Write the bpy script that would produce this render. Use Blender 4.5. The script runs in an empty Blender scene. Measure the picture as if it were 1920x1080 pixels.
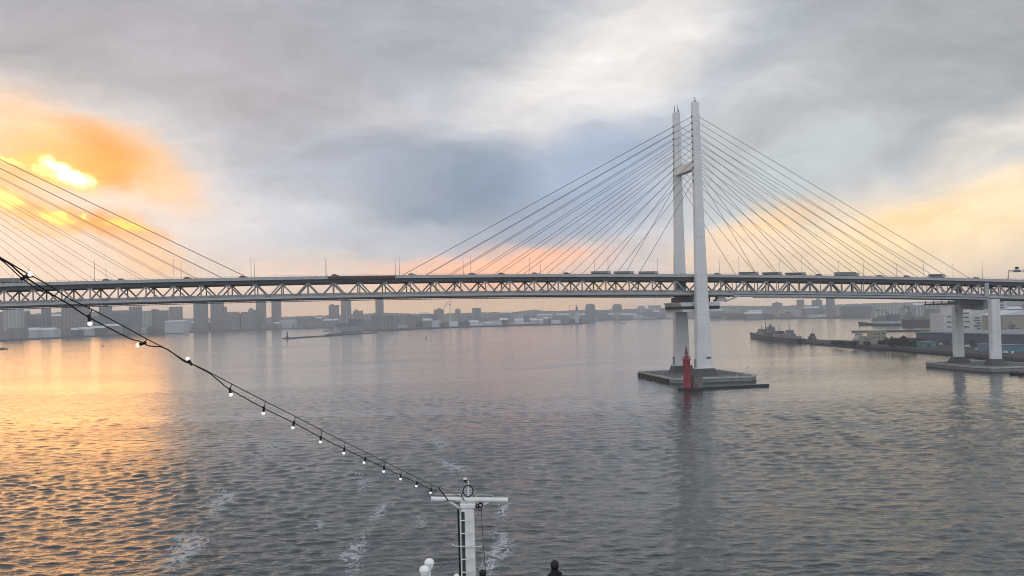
import bpy, math, random
from math import sin, cos, pi, radians, sqrt
from mathutils import Vector, Matrix, Euler
random.seed(7)
SC = bpy.context.scene
COL = SC.collection

# ------------------------------------------------------------------ camera (solved from the photograph)
FPX, PITCH, ROLL, CAMH = 1930.56, 0.025238, 0.022458, 43.185
BX, BY, BA, BW = 116.446, 632.787, 0.18589, 39.3      # bridge tower origin, heading, leg spacing

def ray(px, py):
    x = (px - 960) / FPX; y = (540 - py) / FPX
    c, s = cos(-ROLL), sin(-ROLL)
    x, y = x * c - y * s, x * s + y * c
    cp, sp = cos(PITCH), sin(PITCH)
    return Vector((x, cp - y * sp, sp + y * cp))
def at(px, py, z=0.0):
    d = ray(px, py); k = (z - CAMH) / d.z
    return Vector((d.x * k, d.y * k, z))
def aty(px, py, Y):
    d = ray(px, py); k = Y / d.y
    return Vector((d.x * k, Y, CAMH + d.z * k))

cam = bpy.data.cameras.new('camera')
camo = bpy.data.objects.new('camera', cam); COL.objects.link(camo)
cam.sensor_width = 36; cam.lens = FPX / 1920 * 36
cam.clip_start = 0.1; cam.clip_end = 40000
camo.matrix_world = Matrix.Translation((0, 0, CAMH)) @ Matrix.Rotation(pi / 2 + PITCH, 4, 'X') @ Matrix.Rotation(-ROLL, 4, 'Z')
SC.camera = camo

# ------------------------------------------------------------------ colour + materials
def lin(c):
    c = c / 255.0
    return c / 12.92 if c <= 0.04045 else ((c + 0.055) / 1.055) ** 2.4
def srgb(r, g, b): return (lin(r), lin(g), lin(b), 1)

class NT:
    def __init__(self, tree): self.t = tree; self.n = tree.nodes; self.l = tree.links
    def new(self, typ, **kw):
        nd = self.n.new(typ)
        for k, v in kw.items(): setattr(nd, k, v)
        return nd
    def put(self, sock, v):
        if isinstance(v, bpy.types.NodeSocket): self.l.new(v, sock)
        else: sock.default_value = v
    def math(self, op, a, b=0.0, c=None):
        nd = self.new('ShaderNodeMath', operation=op)
        self.put(nd.inputs[0], a); self.put(nd.inputs[1], b)
        if c is not None: self.put(nd.inputs[2], c)
        return nd.outputs[0]
    def vmath(self, op, a, b=None):
        nd = self.new('ShaderNodeVectorMath', operation=op)
        self.put(nd.inputs[0], a)
        if b is not None: self.put(nd.inputs[1], b)
        return nd.outputs['Value'] if op in ('LENGTH', 'DOT_PRODUCT') else nd.outputs[0]
    def mix(self, f, a, b, blend='MIX'):
        nd = self.new('ShaderNodeMixRGB', blend_type=blend)
        self.put(nd.inputs[0], f); self.put(nd.inputs[1], a); self.put(nd.inputs[2], b)
        return nd.outputs[0]
    def noise(self, vec, scale, detail=3, rough=0.55, dist=0.0):
        nd = self.new('ShaderNodeTexNoise')
        self.put(nd.inputs['Vector'], vec)
        nd.inputs['Scale'].default_value = scale; nd.inputs['Detail'].default_value = detail
        nd.inputs['Roughness'].default_value = rough; nd.inputs['Distortion'].default_value = dist
        return nd
    def map(self, vec, loc=(0, 0, 0), rot=(0, 0, 0), scale=(1, 1, 1), typ='POINT'):
        nd = self.new('ShaderNodeMapping', vector_type=typ)
        self.put(nd.inputs[0], vec)
        nd.inputs[1].default_value = loc; nd.inputs[2].default_value = rot; nd.inputs[3].default_value = scale
        return nd.outputs[0]
    def range(self, v, a, b, c=0.0, d=1.0, typ='SMOOTHSTEP'):
        nd = self.new('ShaderNodeMapRange', interpolation_type=typ)
        self.put(nd.inputs[0], v)
        for i, x in enumerate((a, b, c, d)): nd.inputs[1 + i].default_value = x
        return nd.outputs[0]

MATS = {}
def mat(name, col, rough=0.6, metal=0.0, var=0.18, scale=0.3, streak=False, spec=0.4, emit=None, bands=None, joint=None):
    """Painted / concrete / steel surface: base colour broken up by two noises, optional rain streaks or floor bands."""
    if name in MATS: return MATS[name]
    m = bpy.data.materials.new(name); m.use_nodes = True
    t = NT(m.node_tree); b = t.n['Principled BSDF']
    tc = t.new('ShaderNodeTexCoord').outputs['Object']
    n1 = t.noise(tc, scale, 5, 0.6).outputs['Fac']
    v = tc
    if streak: v = t.map(tc, scale=(1.2, 1.2, 0.05))
    n2 = t.noise(v, scale * 4, 3, 0.6).outputs['Fac']
    f = t.math('ADD', t.math('MULTIPLY', n1, 0.6), t.math('MULTIPLY', n2, 0.4))
    f = t.range(f, 0.3, 0.7, 1 - var, 1 + var * 0.6, 'LINEAR')
    base = (*col[:3], 1)
    c = t.mix(1.0, base, f, 'MULTIPLY')
    if bands:
        sep = t.new('ShaderNodeSeparateXYZ'); t.put(sep.inputs[0], tc)
        fz = t.math('FRACT', t.math('MULTIPLY', sep.outputs[2], 1 / bands[0]))
        fx = t.math('FRACT', t.math('MULTIPLY', t.math('ADD', sep.outputs[0], sep.outputs[1]), 1 / bands[1]))
        w = t.math('MULTIPLY', t.math('GREATER_THAN', fz, 0.5), t.math('GREATER_THAN', fx, 0.35))
        c = t.mix(w, c, (*bands[2], 1))
    if joint:      # welded block joints of the steel shell
        sj = t.new('ShaderNodeSeparateXYZ'); t.put(sj.inputs[0], tc)
        jz = t.math('LESS_THAN', t.math('FRACT', t.math('MULTIPLY', sj.outputs[2], 1 / joint)), 0.035)
        c = t.mix(t.math('MULTIPLY', jz, 0.2), c, (0.25, 0.22, 0.2, 1))
    t.put(b.inputs['Base Color'], c)
    b.inputs['Roughness'].default_value = rough; b.inputs['Metallic'].default_value = metal
    b.inputs['Specular IOR Level'].default_value = spec
    if emit:
        b.inputs['Emission Color'].default_value = (*emit[0], 1); b.inputs['Emission Strength'].default_value = emit[1]
    MATS[name] = m
    return m

M_white = mat('bridge_white_paint', (0.78, 0.78, 0.78), 0.5, joint=8.0, var=0.2, scale=0.05, streak=True)
M_grey = mat('bridge_grey_paint', (0.42, 0.43, 0.44), 0.5, var=0.2, scale=0.2, streak=True)
M_light = mat('fascia_paint', (0.47, 0.47, 0.47), 0.5, var=0.18, scale=0.15, streak=True)
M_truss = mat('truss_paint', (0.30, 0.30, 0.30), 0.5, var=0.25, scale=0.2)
M_deckc = mat('island_deck', (0.15, 0.15, 0.155), 0.85, var=0.5, scale=0.12)
M_quay = mat('quay_wall', (0.10, 0.095, 0.09), 0.85, var=0.4, scale=0.1)
M_dark = mat('dark_steel_and_shade', (0.055, 0.06, 0.066), 0.6, var=0.3, scale=0.2)  # dark steel parts; also the overhang's shade on girder and top chord
M_cable = mat('stay_sheath', (0.10, 0.10, 0.105), 0.5, var=0.1)
M_brown = mat('scaffold_cloth', (0.11, 0.06, 0.05), 0.8, var=0.4, scale=0.2)
M_conc = mat('concrete', (0.30, 0.29, 0.28), 0.85, var=0.35, scale=0.15, streak=True)
M_concd = mat('wet_concrete', (0.085, 0.085, 0.09), 0.7, var=0.4, scale=0.2)
M_concl = mat('concrete_coping', (0.5, 0.5, 0.5), 0.8, var=0.3, scale=0.3)
M_red = mat('lighthouse_red', (0.26, 0.016, 0.03), 0.5, var=0.2, scale=0.3, streak=True)
M_black = mat('black_rubber', (0.008, 0.008, 0.009), 0.6, var=0.2)
M_glassd = mat('dark_glass', (0.02, 0.025, 0.03), 0.6, var=0.3, spec=0.25)
M_road = mat('asphalt', (0.05, 0.05, 0.052), 0.9, var=0.3, scale=0.2)
M_ground = mat('quay_ground', (0.055, 0.055, 0.06), 0.9, var=0.5, scale=0.03)
M_hill = mat('wooded_hill', (0.06, 0.07, 0.055), 0.95, var=0.6, scale=0.02)
M_leaf = mat('foliage', (0.025, 0.035, 0.022), 0.9, var=0.5, scale=0.6)
M_bark = mat('bark', (0.05, 0.04, 0.03), 0.9)

# ------------------------------------------------------------------ mesh builder
class MB:
    def __init__(self): self.v = []; self.f = []
    def add(self, vs, fs):
        o = len(self.v); self.v += [tuple(x) for x in vs]; self.f += [tuple(i + o for i in q) for q in fs]
        return self
    def hexa(self, p):   # 4 bottom (ccw) + 4 top
        return self.add(p, [(3, 2, 1, 0), (4, 5, 6, 7), (0, 1, 5, 4), (1, 2, 6, 5), (2, 3, 7, 6), (3, 0, 4, 7)])
    def box(self, x0, x1, y0, y1, z0, z1):
        return self.hexa([(x0, y0, z0), (x1, y0, z0), (x1, y1, z0), (x0, y1, z0), (x0, y0, z1), (x1, y0, z1), (x1, y1, z1), (x0, y1, z1)])
    def prism(self, poly, z0, z1, poly_top=None):
        n = len(poly); q = poly_top or poly
        vs = [(x, y, z0) for x, y in poly] + [(x, y, z1) for x, y in q]
        fs = [tuple(range(n - 1, -1, -1)), tuple(range(n, 2 * n))] + [(i, (i + 1) % n, n + (i + 1) % n, n + i) for i in range(n)]
        return self.add(vs, fs)
    def tube(self, p0, p1, r0, r1=None, n=8, cap=True):
        p0, p1 = Vector(p0), Vector(p1); r1 = r0 if r1 is None else r1
        d = (p1 - p0).normalized(); a = d.orthogonal().normalized(); b = d.cross(a)
        vs = [p0 + (a * cos(2 * pi * i / n) + b * sin(2 * pi * i / n)) * r0 for i in range(n)]
        vs += [p1 + (a * cos(2 * pi * i / n) + b * sin(2 * pi * i / n)) * r1 for i in range(n)]
        fs = [(i, (i + 1) % n, n + (i + 1) % n, n + i) for i in range(n)]
        if cap: fs += [tuple(range(n - 1, -1, -1)), tuple(range(n, 2 * n))]
        return self.add(vs, fs)
    def path(self, pts, r, n=7):
        pts = [Vector(p) for p in pts]; N = len(pts); vs = []; fs = []
        prev = None
        for k, p in enumerate(pts):
            d = (pts[min(k + 1, N - 1)] - pts[max(k - 1, 0)]).normalized()
            a = d.orthogonal().normalized() if prev is None else (prev - d * prev.dot(d)).normalized()
            prev = a; b = d.cross(a)
            vs += [p + (a * cos(2 * pi * i / n) + b * sin(2 * pi * i / n)) * r for i in range(n)]
        for k in range(N - 1):
            fs += [(k * n + i, k * n + (i + 1) % n, (k + 1) * n + (i + 1) % n, (k + 1) * n + i) for i in range(n)]
        fs += [tuple(range(n - 1, -1, -1)), tuple((N - 1) * n + i for i in range(n))]
        return self.add(vs, fs)
    def lathe(self, c, prof, n=14):
        c = Vector(c); vs = []; fs = []
        for r, z in prof: vs += [c + Vector((r * cos(2 * pi * i / n), r * sin(2 * pi * i / n), z)) for i in range(n)]
        for k in range(len(prof) - 1):
            fs += [(k * n + i, k * n + (i + 1) % n, (k + 1) * n + (i + 1) % n, (k + 1) * n + i) for i in range(n)]
        fs += [tuple(range(n - 1, -1, -1)), tuple((len(prof) - 1) * n + i for i in range(n))]
        return self.add(vs, fs)
    def ball(self, c, r, n=10, sz=1.0, sx=1.0):
        return self.lathe(c, [(max(r * sin(pi * k / n), 1e-4) * sx, -r * cos(pi * k / n) * sz) for k in range(n + 1)], n + 4)
    def bar(self, p0, p1, w, h):    # rectangular bar, w across, h in the vertical plane
        p0, p1 = Vector(p0), Vector(p1); d = (p1 - p0).normalized()
        side = d.cross(Vector((0, 0, 1)))
        side = Vector((0, 1, 0)) if side.length < 1e-4 else side.normalized()
        up = side.cross(d).normalized()
        q = [side * (sx * w / 2) + up * (sz * h / 2) for sx, sz in ((-1, -1), (1, -1), (1, 1), (-1, 1))]
        return self.hexa([p0 + x for x in q] + [p1 + x for x in q])
    def build(self, name, material, parent=None, smooth=False, bevel=0.0):
        me = bpy.data.meshes.new(name); me.from_pydata(self.v, [], self.f); me.update()
        o = bpy.data.objects.new(name, me); COL.objects.link(o)
        me.materials.append(material)
        if smooth:
            for p in me.polygons: p.use_smooth = True
        if bevel:
            mo = o.modifiers.new('b', 'BEVEL'); mo.width = bevel; mo.segments = 2; mo.limit_method = 'ANGLE'
        if parent is not None: o.parent = parent
        return o

def tag(o, label=None, cat=None, group=None, kind=None):
    if label: o['label'] = label
    if cat: o['category'] = cat
    if group: o['group'] = group
    if kind: o['kind'] = kind
    return o
def empty(name, loc=(0, 0, 0), rz=0.0, parent=None):
    o = bpy.data.objects.new(name, None); COL.objects.link(o)
    o.location = loc; o.rotation_euler = (0, 0, rz)
    if parent is not None: o.parent = parent
    return o
def copy_tree(o, parent=None):
    c = o.copy(); COL.objects.link(c)
    if parent is not None: c.parent = parent
    for ch in [x for x in bpy.data.objects if x.parent == o]: copy_tree(ch, c)
    return c

# ================================================================== SKY
SUN_PX = (40, 338)
sd = ray(*SUN_PX).normalized()
SUN_EL = math.asin(sd.z); SUN_AZ = math.atan2(sd.x, sd.y)
world = bpy.data.worlds.new('World'); SC.world = world; world.use_nodes = True
W = NT(world.node_tree)
for nd in list(W.n): W.n.remove(nd)
out = W.new('ShaderNodeOutputWorld')
sky = W.new('ShaderNodeTexSky', sky_type='NISHITA'); sky.sun_disc = False
sky.sun_elevation = SUN_EL; sky.sun_rotation = SUN_AZ
bg1 = W.new('ShaderNodeBackground'); W.put(bg1.inputs[0], sky.outputs[0]); bg1.inputs[1].default_value = 0.08
dirv = W.new('ShaderNodeTexCoord').outputs['Generated']
sp = W.new('ShaderNodeSeparateXYZ'); W.put(sp.inputs[0], dirv)
# azimuth / elevation of the direction, in units of 1/FPX rad (cloud chart of the sky)
U = W.math('MULTIPLY', W.math('ARCTAN2', sp.outputs[0], sp.outputs[1]), FPX)
V = W.math('MULTIPLY', W.math('ARCSINE', sp.outputs[2]), FPX)
cmb = W.new('ShaderNodeCombineXYZ'); W.put(cmb.inputs[0], U); W.put(cmb.inputs[1], V)
uv = cmb.outputs[0]
def warp(vec, scale, amp, detail=3, stretch=(1, 1, 1), rot=0.0):
    n = W.noise(W.map(vec, scale=stretch, rot=(0, 0, rot)), scale, detail, 0.55).outputs['Color']
    d = W.vmath('MULTIPLY', W.vmath('SUBTRACT', n, (0.5, 0.5, 0.5)), (amp, amp, 0))
    return W.vmath('ADD', vec, d)
soft = warp(warp(warp(uv, 1 / 330, 170, 2, (0.6, 1.2, 1), -0.25), 1 / 95, 78, 4, (0.5, 1.2, 1), -0.25), 1 / 28, 20, 4, (0.6, 1.1, 1), -0.25)
crisp = warp(warp(uv, 1 / 80, 44, 3), 1 / 20, 26, 5)
def chart(px, py):
    d = ray(px, py).normalized()
    return math.atan2(d.x, d.y) * FPX, math.asin(d.z) * FPX
colr = None
# vertical ground tone of the overcast
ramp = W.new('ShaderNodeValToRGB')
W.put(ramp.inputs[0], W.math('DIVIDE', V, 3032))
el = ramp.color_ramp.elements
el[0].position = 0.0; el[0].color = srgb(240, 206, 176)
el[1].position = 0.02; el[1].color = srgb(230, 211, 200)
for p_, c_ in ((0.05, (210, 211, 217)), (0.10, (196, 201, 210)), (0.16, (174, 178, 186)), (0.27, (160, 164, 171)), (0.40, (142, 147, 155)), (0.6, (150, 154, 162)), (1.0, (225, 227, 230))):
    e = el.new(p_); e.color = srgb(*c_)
# away from the sunset the unseen overcast is blue-grey, brightened to fill front faces
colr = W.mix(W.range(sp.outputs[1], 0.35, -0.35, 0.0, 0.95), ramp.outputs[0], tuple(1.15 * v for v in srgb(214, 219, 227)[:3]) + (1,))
def blob(px, py, sx, sy, ang, rgb, alpha, src=None, hard=0.18, gain=1.0):
    """one cloud mass: soft ellipse round a sky direction, edges torn by the warp noise"""
    global colr
    u, v = chart(px, py)
    m = W.map(src or soft, loc=(u, v, 0), rot=(0, 0, radians(ang)), scale=(sx, sy, 1), typ='TEXTURE')
    f = W.range(W.vmath('LENGTH', m), hard, 1.0, alpha, 0.0)
    c = srgb(*rgb); c = (c[0] * gain, c[1] * gain, c[2] * gain, 1)
    colr = W.mix(f, colr, c)
# grey cloud decks
blob(250, 60, 900, 190, -4, (158, 158, 166), 0.8)
blob(560, 230, 560, 170, -22, (170, 168, 175), 0.75)
blob(1820, 90, 480, 230, 12, (157, 157, 158), 0.9)
blob(1560, 240, 420, 190, 20, (178, 180, 180), 0.75)
blob(1330, 60, 240, 110, 25, (183, 188, 196), 0.7)
blob(900, 40, 330, 90, 8, (172, 175, 183), 0.6)
# pale lit openings
blob(1120, 140, 400, 180, 32, (236, 231, 226), 0.95, gain=1.04)
blob(1010, 235, 330, 120, 22, (224, 221, 222), 0.8)
blob(760, 215, 230, 60, 12, (196, 196, 202), 0.6)
blob(1420, 190, 240, 70, 22, (205, 203, 202), 0.45)
blob(1200, 60, 110, 70, 20, (226, 222, 218), 0.5)
# blue-grey rain band
blob(850, 350, 480, 150, 6, (138, 154, 176), 0.88)
blob(850, 375, 300, 75, 5, (122, 143, 168), 0.8)
blob(640, 300, 300, 90, -12, (160, 168, 184), 0.6)
blob(1120, 330, 260, 130, 30, (156, 173, 200), 0.8)
blob(1000, 420, 280, 80, 14, (150, 163, 186), 0.75)
blob(560, 345, 200, 70, -10, (170, 177, 192), 0.6)
blob(480, 420, 330, 70, 4, (203, 207, 217), 0.75)
blob(650, 460, 330, 50, 4, (184, 192, 207), 0.7)
blob(560, 500, 260, 40, 0, (214, 205, 203), 0.7)
# clearing on the far side of the tower
blob(1480, 330, 280, 90, 25, (198, 205, 206), 0.8)
blob(1870, 270, 240, 80, 24, (224, 217, 208), 0.85)
blob(1900, 330, 140, 40, 15, (200, 204, 206), 0.6)
blob(1760, 445, 560, 130, 3, (252, 222, 176), 0.97, gain=1.15)
blob(1880, 390, 200, 70, 10, (252, 228, 186), 0.85, gain=1.1)
blob(1720, 415, 130, 45, 0, (250, 212, 158), 0.8, gain=1.1)
blob(1420, 415, 160, 50, 12, (252, 214, 168), 0.95, gain=1.08)
blob(1360, 475, 240, 60, 0, (248, 216, 186), 0.85, gain=1.1)
blob(1180, 470, 150, 60, 20, (212, 204, 205), 0.8)
# pink band low over the water
blob(900, 505, 300, 62, 3, (255, 188, 150), 0.98, hard=0.2, gain=1.22)
blob(980, 492, 140, 30, 4, (255, 184, 150), 0.7, gain=1.15)
blob(880, 570, 600, 52, 0, (255, 206, 152), 0.97, gain=1.3)
blob(420, 545, 420, 50, 0, (240, 212, 198), 0.8, gain=1.15)
blob(80, 560, 240, 50, 0, (222, 208, 206), 0.6)
blob(1600, 560, 520, 60, 0, (255, 224, 192), 0.95, gain=1.25)
# sunset glow
blob(20, 340, 500, 240, -14, (240, 208, 184), 0.9, hard=0, gain=1.03)
blob(70, 280, 270, 105, -20, (250, 204, 152), 0.85, hard=0, gain=1.05)
blob(250, 320, 190, 80, -28, (244, 190, 136), 0.8)
blob(90, 480, 420, 90, -6, (234, 210, 194), 0.85)
blob(175, 305, 130, 75, -30, (255, 156, 62), 0.95, hard=0, gain=1.05)
blob(205, 330, 60, 32, -20, (250, 150, 62), 0.8, crisp, hard=0)
blob(130, 330, 130, 48, -12, (255, 170, 70), 0.9)
blob(200, 424, 150, 34, -12, (255, 158, 62), 1.0, crisp, 0.15)
blob(300, 468, 130, 34, -20, (250, 194, 148), 0.7)
blob(60, 395, 130, 44, -18, (255, 186, 104), 0.9, crisp)
blob(20, 330, 120, 60, 0, (255, 190, 110), 0.8)
# burning cloud edges (these give off the light of the sun behind them)
blob(118, 324, 92, 34, -22, (255, 190, 66), 1.0, crisp, 0.0, 1.4)
blob(128, 324, 58, 22, -26, (255, 240, 175), 1.0, crisp, 0.25, 2.6)
blob(90, 320, 30, 8, -4, (255, 226, 130), 0.9, crisp, 0.2, 1.6)
blob(20, 306, 40, 8, -4, (255, 222, 120), 0.9, crisp, 0.2, 1.4)
blob(8, 372, 30, 28, 0, (255, 226, 120), 0.95, crisp, 0.2, 1.5)
blob(105, 407, 36, 18, -25, (255, 218, 104), 0.95, crisp, 0.3, 1.4)
blob(157, 405, 14, 8, -15, (255, 222, 120), 0.9, crisp, 0.2, 1.3)
blob(240, 424, 56, 13, -6, (255, 204, 84), 0.95, crisp, 0.2, 1.3)
blob(70, 440, 70, 12, -10, (255, 190, 110), 0.6, crisp, 0.1)
# faint cloud texture everywhere
t1 = W.noise(W.map(soft, scale=(0.45, 1.5, 1), rot=(0, 0, -0.3)), 1 / 110, 4, 0.55).outputs['Fac']
t2 = W.noise(W.map(soft, scale=(0.7, 1.4, 1), rot=(0, 0, -0.35)), 1 / 38, 5, 0.6).outputs['Fac']
tex = W.math('ADD', W.math('MULTIPLY', t1, 0.7), W.math('MULTIPLY', t2, 0.3))
colr = W.mix(1.0, colr, W.range(tex, 0.3, 0.7, 0.84, 1.16, 'LINEAR'), 'MULTIPLY')
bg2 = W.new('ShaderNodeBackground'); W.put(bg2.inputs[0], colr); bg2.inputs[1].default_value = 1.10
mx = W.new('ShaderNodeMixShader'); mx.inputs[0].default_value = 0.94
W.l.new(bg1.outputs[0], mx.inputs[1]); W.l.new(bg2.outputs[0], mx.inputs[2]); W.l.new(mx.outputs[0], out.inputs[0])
world.cycles.sampling_method = 'MANUAL'; world.cycles.sample_map_resolution = 1024

sl = bpy.data.lights.new('sun', 'SUN'); sl.energy = 0.12; sl.angle = radians(14); sl.color = (1.0, 0.42, 0.08)
so = bpy.data.objects.new('sun', sl); COL.objects.link(so)
so.rotation_euler = Vector((-sd.x, -sd.y, -sd.z)).to_track_quat('-Z', 'Y').to_euler()
so.location = (0, 0, 300)

# ================================================================== AIR
hz = bpy.data.materials.new('haze_air'); hz.use_nodes = True
H = NT(hz.node_tree)
for nd in list(H.n): H.n.remove(nd)
ho = H.new('ShaderNodeOutputMaterial'); pv = H.new('ShaderNodeVolumePrincipled')
pv.inputs['Color'].default_value = (0.96, 0.97, 1.0, 1); pv.inputs['Density'].default_value = 0.00014
pv.inputs['Anisotropy'].default_value = 0.25
H.l.new(pv.outputs[0], ho.inputs['Volume'])
tag(MB().box(-6000, 7000, -400, 9000, -1.2, 180).build('haze', hz), kind='stuff')

# ================================================================== WATER
wm = bpy.data.materials.new('harbour_water'); wm.use_nodes = True
T = NT(wm.node_tree); pb = T.n['Principled BSDF']
pos = T.new('ShaderNodeNewGeometry').outputs['Position']
sepw = T.new('ShaderNodeSeparateXYZ'); T.put(sepw.inputs[0], pos)
def foam_zone(x, y, sx, sy, ang, a):
    m = T.map(fpos, loc=(x, y, 0), rot=(0, 0, radians(ang)), scale=(sx, sy, 1), typ='TEXTURE')
    return T.range(T.vmath('LENGTH', m), 0.0, 1.0, a, 0.0)
fw = T.noise(pos, 0.06, 4).outputs['Color']
fpos = T.vmath('ADD', pos, T.vmath('MULTIPLY', T.vmath('SUBTRACT', fw, (0.5, 0.5, 0.5)), (12, 16, 0)))
fz = None
for (xa, ya, xb, yb, hw, a) in [(310, 1095, 375, 985, 4.5, .95), (375, 985, 440, 905, 4, .8), (440, 905, 560, 790, 5, .45), (640, 1095, 690, 985, 3.2, .8), (690, 985, 735, 935, 3.5, .8), (700, 940, 660, 870, 3, .5), (815, 815, 835, 850, 4, .75), (835, 850, 860, 895, 3.5, .7), (860, 895, 900, 960, 3, .5),
                                (915, 1090, 945, 985, 3.5, .95), (945, 985, 935, 930, 3, .7), (760, 1000, 820, 955, 2.5, .5), (560, 1020, 600, 960, 2.5, .4), (985, 900, 1030, 860, 4, .4)]:
    p, q = at(xa, ya), at(xb, yb); d_ = q - p
    v = foam_zone((p.x + q.x) / 2, (p.y + q.y) / 2, d_.length * .62, hw, math.degrees(math.atan2(d_.y, d_.x)), a)
    fz = v if fz is None else T.math('MAXIMUM', fz, v)
lines = None
for (xa, ya, xb, yb, hw, a) in [(1030, 758, 1120, 772, 5, .8), (1120, 772, 1260, 806, 5, .7), (1500, 733, 1700, 737, 4, .7), (1660, 739, 1960, 752, 5, .9), (1360, 742, 1560, 786, 5, .6), (1560, 786, 1760, 838, 5, .5), (1440, 704, 1640, 700, 9, .5), (330, 668, 620, 645, 26, .6), (560, 690, 860, 668, 18, .5), (880, 700, 1180, 676, 18, .5), (420, 760, 700, 742, 10, .4), (640, 810, 840, 770, 5, .4)]:
    p, q = at(xa, ya), at(xb, yb); d_ = q - p
    v = foam_zone((p.x + q.x) / 2, (p.y + q.y) / 2, d_.length * .62, hw * 1.6, math.degrees(math.atan2(d_.y, d_.x)), a)
    lines = v if lines is None else T.math('MAXIMUM', lines, v)
fn = T.noise(T.map(fpos, scale=(1.0, 0.7, 1)), 0.4, 5, 0.62, 1.2).outputs['Fac']
thread = T.math('SUBTRACT', 1.0, T.math('MULTIPLY', T.math('ABSOLUTE', T.math('SUBTRACT', fn, 0.5)), 9.0))
brk = T.noise(fpos, 0.5, 5, 0.7).outputs['Fac']
foam = T.range(T.math('ADD', T.math('ADD', T.math('MULTIPLY', thread, 0.35), T.math('MULTIPLY', brk, 0.8)), T.math('MULTIPLY', fz, 0.30)), 0.66, 0.94)
foam = T.math('MULTIPLY', T.math('MULTIPLY', foam, T.range(fz, 0.02, 0.25)), 0.85)
foam = T.math('MAXIMUM', foam, T.math('MULTIPLY', lines, T.range(brk, 0.34, 0.62, 0.08, 0.75)))
base = T.mix(foam, (0.022, 0.036, 0.040, 1), (0.55, 0.57, 0.6, 1))
T.put(pb.inputs['Base Color'], base)
slick = T.noise(T.map(pos, scale=(0.0022, 0.010, 1), rot=(0, 0, 0.12)), 1.0, 4, 0.6, 0.6).outputs['Fac']
gust = T.range(slick, 0.36, 0.62, 0.45, 1.15, 'LINEAR')
T.put(pb.inputs['Roughness'], T.math('ADD', T.math('MULTIPLY', foam, 0.5), T.range(sepw.outputs[1], 300, 1000, 0.08, 0.10)))
pb.inputs['IOR'].default_value = 1.38
w1 = T.noise(T.map(pos, scale=(0.055, 0.11, 1), rot=(0, 0, 0.25)), 1.0, 3, 0.55, 0.4).outputs['Fac']
w2 = T.noise(T.map(pos, scale=(0.22, 0.40, 1), rot=(0, 0, -0.2)), 1.0, 4, 0.6, 0.5).outputs['Fac']
w3 = T.noise(T.map(pos, scale=(1.0, 1.5, 1)), 1.0, 3, 0.6, 0.3).outputs['Fac']
hgt = T.math('ADD', T.math('ADD', T.math('MULTIPLY', w1, 0.9), T.math('MULTIPLY', w2, 0.42)), T.math('MULTIPLY', w3, 0.06))
bp = T.new('ShaderNodeBump'); bp.inputs['Distance'].default_value = 1.0
T.put(bp.inputs['Strength'], T.math('MULTIPLY', gust, T.math('MULTIPLY', T.range(sepw.outputs[1], 250, 900, 0.85, 0.3), T.math('SUBTRACT', 1.0, T.math('MULTIPLY', lines, 0.6))))); T.put(bp.inputs['Height'], hgt)
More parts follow.
